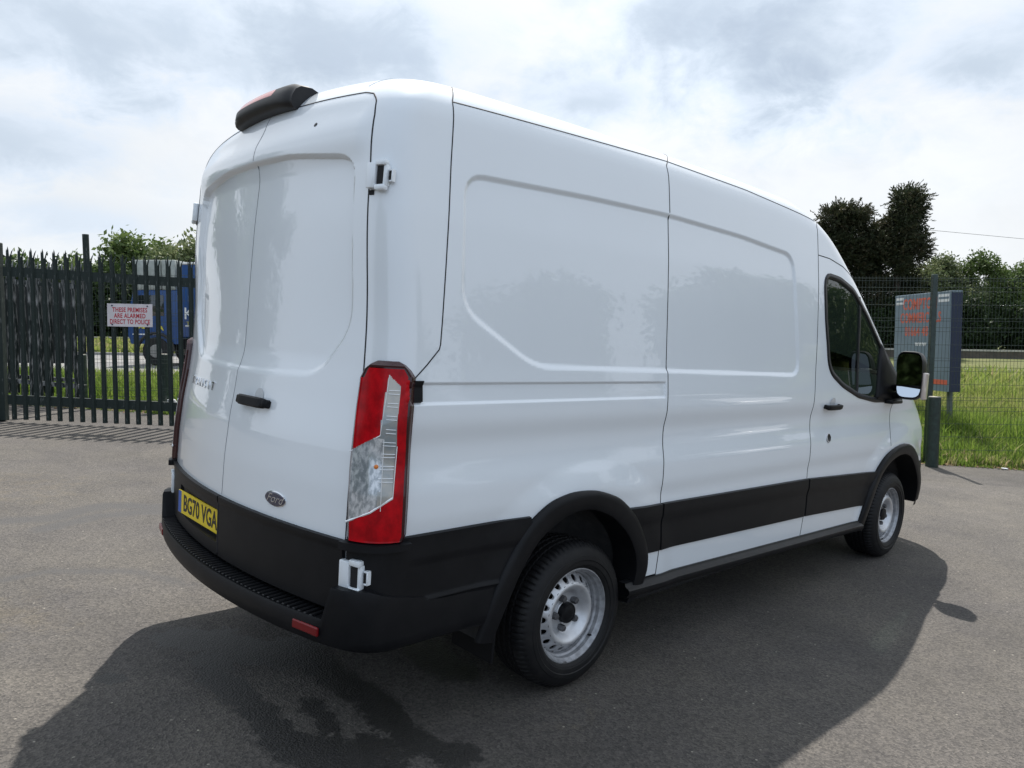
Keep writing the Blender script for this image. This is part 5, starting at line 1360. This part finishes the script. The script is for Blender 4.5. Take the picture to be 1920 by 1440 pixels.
LF_PALE=leafmat('pale_leaf',(.065,.092,.038),(.14,.175,.078),(.28,.30,.16))
BARK=mat('bark',(.045,.035,.028),.9,noise=(8,(.08,.065,.05),.4,.7),bump=(20,.6,.02))
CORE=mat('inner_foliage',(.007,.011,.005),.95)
def crown_pts(blobs,n,r,shell=.35):
    w=A_([b[3]*b[4]*b[5] for b in blobs])**.67; w=w/w.sum(); k=r.choice(len(blobs),n,p=w); B_=A_(blobs)[k]
    u=r.normal(size=(n,3)); u/=np.linalg.norm(u,axis=1)[:,None]; rad=(1-shell*r.random(n)**1.3)*(1+.10*r.normal(size=n))
    return B_[:,:3]+u*rad[:,None]*B_[:,3:6],u,k
def foliage(name,blobs,n,size,m,parent,seed,cl=6,flat=0.0,elong=1.6,up=0.0,tonebase=.5,core=.72):
    r=np.random.default_rng(seed); nc=n//cl; c,u,k=crown_pts(blobs,nc,r); bt=r.uniform(-.16,.16,len(blobs))[k]
    ctone=tonebase+bt+r.normal(0,.12,nc)
    P=np.repeat(c,cl,0)+r.normal(0,size*1.5,(nc*cl,3)); U=np.repeat(u,cl,0)
    tone=np.clip(np.repeat(ctone,cl)+r.normal(0,.12,nc*cl),0,1); N=nc*cl
    a=r.normal(size=(N,3))+U*.5+A_([0,0,up]); a/=np.linalg.norm(a,axis=1)[:,None]; b=np.cross(a,r.normal(size=(N,3))); b/=np.linalg.norm(b,axis=1)[:,None]
    s=size*r.uniform(.55,1.4,N)[:,None]; A=a*s*elong*.5; B=b*s*.5
    V=np.stack([P-A,P+B*.8,P+A,P-B*.8],1).reshape(-1,3); Q=np.arange(N*4).reshape(-1,4).astype(np.int32)
    o=mesh(name,V,Q,m,parent); at=o.data.attributes.new('tone','FLOAT','POINT'); at.data.foreach_set('value',np.repeat(tone,4).astype(np.float32)); return o
def tree(name,s,d,blobs,n,size,m,label,cat='tree',trunk=None,seed=1,group=None,limbs=6,**kw):
    base=P_sd(s,d); r=empty(name,base,math.atan2(FT.y,FT.x)); tag(r,label,cat,group)
    if m is LF_CON: sprays('crown',blobs,4600,m,r,seed,cards=24)
    else: foliage('crown',blobs,n,size,m,r,seed,**kw)
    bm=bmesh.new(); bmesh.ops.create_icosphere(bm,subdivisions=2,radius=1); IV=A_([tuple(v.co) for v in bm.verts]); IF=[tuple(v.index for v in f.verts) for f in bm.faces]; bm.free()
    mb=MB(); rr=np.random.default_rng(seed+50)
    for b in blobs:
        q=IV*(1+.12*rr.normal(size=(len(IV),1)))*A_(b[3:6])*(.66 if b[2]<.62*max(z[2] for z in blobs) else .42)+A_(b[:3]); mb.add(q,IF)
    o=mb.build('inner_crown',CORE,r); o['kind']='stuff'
    zt=max(b[2] for b in blobs); rt=trunk or .12
    cx=np.mean([b[0] for b in blobs]); cy=np.mean([b[1] for b in blobs])
    mb=MB(); mb.tube([(cx*.3,cy*.3,-.3),(cx*.5,cy*.5,zt*.35),(cx,cy,zt*.7)],[rt,rt*.75,rt*.4],8)
    mb.build('trunk',BARK,r)
    for i in range(limbs):
        b=blobs[i%len(blobs)]; mb=MB(); mb.tube([(cx*.5,cy*.5,zt*.30),((cx*.5+b[0])/2,(cy*.5+b[1])/2,(zt*.3+b[2])/2+.2),(b[0],b[1],b[2])],[rt*.5,rt*.33,rt*.15],6); mb.build('limb',BARK,r)
    return r
def blobset(seed,n,w,dep,h0,h1,rs,lean=0.0,top=1.0):
    r=random.Random(seed); out=[]
    for k in range(n):
        f=(k+.5)/n; z=h0+(h1-h0)*f; wid=w*(1-(1-top)*f); q=rs*r.uniform(.6,1.3)*(1-.35*f)
        out.append((r.uniform(-1,1)*max(0,wid-q*.7)+lean*f,r.uniform(-1,1)*max(0,dep-q*.7),z,q,q,q*r.uniform(.8,1.15)))
    return out
def sprays(name,blobs,n,m,parent,seed,L0=.62,up=.45,lean=(.18,0,0),cards=26,size=.06,tonebase=.45):
    """conifer foliage: drooping and rising sprays of small needles along short twigs"""
    r=np.random.default_rng(seed); c,u,k=crown_pts(blobs,n,r,.55); bt=r.uniform(-.15,.15,len(blobs))[k]
    d=u+A_([lean[0],lean[1],up])+r.normal(0,.35,(n,3)); d/=np.linalg.norm(d,axis=1)[:,None]; L_=L0*r.uniform(.4,1.25,n)
    f=np.tile(np.linspace(0,1,cards),(n,1)); side=np.cross(d,r.normal(size=(n,3))); side/=np.linalg.norm(side,axis=1)[:,None]
    P=c[:,None,:]+d[:,None,:]*(f*L_[:,None])[:,:,None]+side[:,None,:]*((1-f)*.16*r.normal(size=(n,cards)))[:,:,None]+A_([0,0,-.10])*(f**2)[:,:,None]
    P=P.reshape(-1,3); D=np.repeat(d,cards,0)+r.normal(0,.45,(n*cards,3)); D/=np.linalg.norm(D,axis=1)[:,None]; S=np.cross(D,r.normal(size=D.shape)); S/=np.linalg.norm(S,axis=1)[:,None]
    q=size*r.uniform(.6,1.4,len(P))[:,None]; A=D*q*1.5; B=S*q*.42
    V=np.stack([P-A*.4,P+B,P+A,P-B],1).reshape(-1,3); Q=np.arange(len(P)*4).reshape(-1,4).astype(np.int32)
    tone=np.clip(np.repeat(tonebase+bt+r.normal(0,.14,n),cards)+r.normal(0,.08,len(P)),0,1)
    o=mesh(name,V,Q,m,parent); at=o.data.attributes.new('tone','FLOAT','POINT'); at.data.foreach_set('value',np.repeat(tone,4).astype(np.float32)); return o
# two wind-shorn conifers at right (local x runs along the road, to the right)
def conifer(s,d,H,prof,label,seed,n=60000):
    r=random.Random(seed); bl=[]
    for z,x0,x1 in prof:
        nx=max(1,int((x1-x0)/.9)); 
        for i in range(nx+1):
            x=x0+(x1-x0)*(i/max(1,nx)); q=r.uniform(.32,.62); bl.append((x,r.uniform(-.6,.6),z+r.uniform(-.25,.25),q*1.05,q*1.5,q*.75))
    return tree('conifer',s,d,bl,n,.088,LF_CON,label,seed=seed,trunk=.22,limbs=3,cl=14,elong=3.0,up=.35,tonebase=.45)
# silhouettes taken in metres at their distance
conifer(22.45,30.5,9,[(.8,-1.7,1.5),(1.8,-1.7,1.6),(2.8,-1.7,1.6),(3.8,-1.6,1.5),(4.8,-1.6,1.4),(5.5,-1.5,1.2),(6.1,-1.5,.5),(6.7,-1.3,-.1),(7.2,-1.0,-.1),(7.7,-.5,0)],'dark conifer just right of the van roof, left one of the two tall conifers',21)
conifer(25.0,30.0,9,[(.8,-1.6,.7),(1.8,-1.6,.7),(2.8,-1.5,.6),(3.8,-1.5,.5),(4.8,-1.5,.4),(5.5,-1.5,.5),(6.1,-1.4,.6),(6.7,-1.2,.65),(7.2,-.6,.6),(7.7,-.1,.5),(8.2,.1,.3)],'tallest dark conifer with a ragged wind-shorn top, above the sign board',22)
hr=random.Random(4); gname='trees and bushes in the hedge behind the crash barrier'
hd=[ # s, h, mat, label
 (20.6,5.4,LF_DK,'very dark hedge tree mostly hidden by the van windscreen pillar'),
 (27.2,5.0,LF_PALE,'pale loose bush with open twigs just right of the tall conifer'),
 (28.9,5.6,LF_PALE,'pale hedge tree above the right edge of the sign board'),
 (30.7,5.7,LF_MID,'bushy green hedge tree second from the right edge'),
 (32.9,6.5,LF_MID,'tallest green hedge tree at the right edge of the picture'),
 (36.2,6.4,LF_DK,'dark hedge tree beyond the right edge'),
]
for i,(s,h,m,lab) in enumerate(hd):
    tree('hedge_tree',s,31.5+hr.uniform(-.5,.8),blobset(60+i,17,1.9,1.5,.6,h-.45,.85),24000,.105,m,lab,seed=100+i,group=gname,cl=8,core=.5)
# low dark hedge row in front of them
for i,s in enumerate(np.arange(19.0,40,2.6)):
    tree('hedge_bush',s,29.3,blobset(160+i,11,1.7,.8,.4,2.8,.85),14000,.11,LF_DK,['dark hedge bush behind the barrier, hidden behind the van','dark hedge bush beside the windscreen pillar','dark hedge bush left of the sign board','dark hedge bush directly behind the sign board','dark hedge bush just right of the sign board','dark hedge bush between sign board and right edge','dark hedge bush near the right edge','dark hedge bush at the right edge','dark hedge bush past the right edge'][i%9],'bush',seed=200+i,group='dark low bushes behind the crash barrier',limbs=2,tonebase=.38)
# left background
ld=[(-30.5,5.7,LF_MID,'small green tree behind the palisade gate at the far left'),(-26.8,5.8,LF_MID,'green tree behind the tall round post'),(-22.2,7.1,LF_MID,'tall leafy tree above the alarm notice'),(-18.3,6.7,LF_PALE,'leafy tree just left of the white van'),(-14.0,8.0,LF_MID,'leafy tree hidden by the white van')]
for i,(s,h,m,lab) in enumerate(ld):
    tree('roadside_tree',s,39+hr.uniform(-1,2),blobset(80+i,16,2.9,2.0,1.0,h-.8,1.35),15000,.24,m,lab,seed=300+i,group='trees beyond the road at left',cl=7,tonebase=.55)
for i,s in enumerate(np.arange(-34,-8,4.2)):
    tree('hedge_bush',s,31.5,blobset(180+i,10,2.6,1.0,.5,3.9,1.2),7000,.22,LF_DK,['dark hedge at the far left behind the palisade','dark hedge behind the timber hoarding','dark hedge behind the tall round post','dark hedge behind the alarm notice','dark hedge behind the blue lorry','dark hedge beside the white van','dark hedge hidden by the white van'][i%7],'bush',seed=400+i,group='dark bushes beyond the road at left',limbs=2,tonebase=.35)
# trees hidden behind the van, kept light
for i,s in enumerate(np.arange(-6,22,5.6)):
    tree('far_tree',s,34,blobset(90+i,10,2.8,1.8,.8,5.2,1.5),3500,.32,LF_MID,'leafy tree beyond the road hidden behind the white van',seed=500+i,group='trees hidden by the van',cl=6,limbs=2)
# bare twigs over the right hedge and the overhead wire
def twigs():
    r=random.Random(8); b=P_sd(33.6,30.0); rt=empty('bare_tree',b); tag(rt,'leafless twiggy treetop at the right edge above the hedge','tree')
    def br(p,d,L_,w,dep,nm):
        q=[p]; 
        for k in range(4): d=(d+Vector((r.uniform(-.2,.2),r.uniform(-.2,.2),r.uniform(-.05,.15)))).normalized(); q.append(q[-1]+d*L_/4)
        mb=MB(); mb.tube(q,[w,w*.85,w*.7,w*.5,w*.3],5); mb.build(nm,BARK,rt)
        if dep>0:
            for k in range(3): br(q[r.randint(2,4)],(d+Vector((r.uniform(-.8,.8),r.uniform(-.8,.8),r.uniform(-.1,.5)))).normalized(),L_*.6,w*.5,dep-1,'branch')
    br(Vector((0,0,0)),Vector((0,0,1)),5.2,.09,0,'trunk')
    for k in range(4): br(Vector((0,0,4.4+.2*k)),Vector((r.uniform(-.8,.5),r.uniform(-.3,.3),1)).normalized(),2.6,.04,2,'branch')
twigs()
def wire(px0,px1,name,lab,d0=45):
    a=px_on(*px0,d0); b=px_on(*px1,d0+2); d=(b-a); pts=[]
    for k in range(-6,30): 
        f=k/10; p=a+d*f; p.z-= .0; pts.append(p)
    mb=MB(); mb.tube(pts,.014,5); o=mb.build(name,mat('wire',(.05,.055,.06),.6)); tag(o,lab,'wire')
wire((1750,432),(1920,448),'overhead_wire','thin overhead wire crossing the sky at right')
# ================================================================ BEHIND THE CAMERA (seen as reflections in the paint)
def behind_trees():
    for i,(x,y,h) in enumerate([(-5.5,25,10),(-10.5,22,11),(-19,1.5,7.5),(-18,-2.5,8),(-19.5,-6,7),(13,-23,6.0),(20,-19,6.5),(27,-16,7.0),(33,-12.5,7.0),(40,-11,7.0),(47,-7,7)]):
        r=empty('boundary_tree',(x,y,lot_z(x,y)-.2)); tag(r,'leafy tree along the near side of the car park, outside the picture','tree',group='trees behind the camera')
        foliage('crown',blobset(700+i,14,3.2,3.2,1.2,h-1,1.7),17000,.20,LF_MID,r,600+i,cl=8)
        mb=MB(); mb.tube([(0,0,-.2),(0,0,h*.5)],[.25,.12],8); mb.build('trunk',BARK,r)
behind_trees()
litter_white=mat('litter_white',(.75,.75,.78),.6)
mb=MB(); p=P_sd(13.15,-.12); V,Fc=bmesh_box((-.06,-.035,0),(.06,.035,.018),.006,1); mb.add(V,Fc); o=mb.build('paper_scrap',litter_white); o.location=p+Vector((0,0,.005)); o.rotation_euler=(0,.1,.5); tag(o,'crumpled white paper scrap at the foot of the weldmesh fence','litter')
mb=MB(); p=P_sd(.16,.05); V,Fc=bmesh_box((-.07,-.05,0),(.07,.05,.24),.04,2); V=[(v[0]+.02*math.sin(v[2]*40),v[1]+.01*math.cos(v[2]*31),v[2]) for v in V]; mb.add(V,Fc); o=mb.build('plastic_bag',litter_white,smooth=True); o.location=p; tag(o,'white plastic bag caught at the gate bottom beside the van','litter')

def car():
    r=empty('parked_hatchback',(13.6,-8.2,lot_z(13.6,-8.2)),math.radians(118)); tag(r,'white hatchback parked outside the picture and mirrored in the van side','car')
    CP=mat('car_white',(.72,.73,.74),.25,0,.5,1.0); GW=mat('car_glass',(.010,.012,.015),.05,0,.7,.8)
    top=[(-2.05,.62),(-2.0,.95),(-1.85,1.05),(-1.55,1.38),(-1.2,1.46),(0,1.48),(.45,1.40),(1.15,1.00),(1.9,.86),(2.08,.70),(2.10,.45)]
    xs=np.linspace(-2.08,2.10,56); V=[];Q=[];mi=[]; prof=12
    for x in xs:
        zt=np.interp(x,[a for a,b in top],[b for a,b in top]); hw=.87*(1-abs(x/2.35)**6)**.5; belt=min(.98,zt)
        for k in range(prof+1):
            u=k/prof*2-1; sgn=1 if u>=0 else -1; a=abs(u)
            if a>.72: y=hw*sgn; z=.28+(belt-.28)*(1-(a-.72)/.28)
            elif a>.45: f=(.72-a)/.27; y=(hw-.20*f*(1 if zt>1.0 else .35))*sgn; z=belt+(zt-.04-belt)*f
            else: y=(hw-.20*(1 if zt>1.0 else .35))*u/.45; z=zt-.04*(a/.45)**2
            V.append((x,y,z))
    n=prof+1
    for i in range(len(xs)-1):
        xm=(xs[i]+xs[i+1])/2
        for k in range(prof):
            c=np.mean([V[i*n+k],V[i*n+k+1],V[(i+1)*n+k+1],V[(i+1)*n+k]],axis=0); g=(1.0<c[2]<1.40) and (-1.75<xm<1.12) and abs(xm+.1)>.04
            Q.append((i*n+k,i*n+k+1,(i+1)*n+k+1,(i+1)*n+k)); mi.append(1 if g else 0)
    mesh('body',V,Q,[CP,GW],r,mi=mi,auto=40)
    for x in (-1.25,1.3):
        for y in (-.86,.86):
            mb=MB(); mb.tube([(x,y-.10,.31),(x,y-.08,.31),(x,y+.08,.31),(x,y+.10,.31)],[.28,.31,.31,.28],24); w=mb.build('wheel',RUB,r,auto=40)
            mb=MB(); mb.tube([(x,y-.105,.31),(x,y+.105,.31)],.19,20); mb.build('rim',STEEL,w,auto=40)
    for y in (-.62,.62):
        mb=MB(); V2_,F2=bmesh_box((1.86,y-.16,.66),(2.06,y+.16,.78),.03); mb.add(V2_,F2); mb.build('headlight',CHROME,r,auto=40)
        mb=MB(); V2_,F2=bmesh_box((-2.07,y-.14,.75),(-1.95,y+.16,.95),.03); mb.add(V2_,F2); mb.build('tail_light',REDL,r,auto=40)
car()
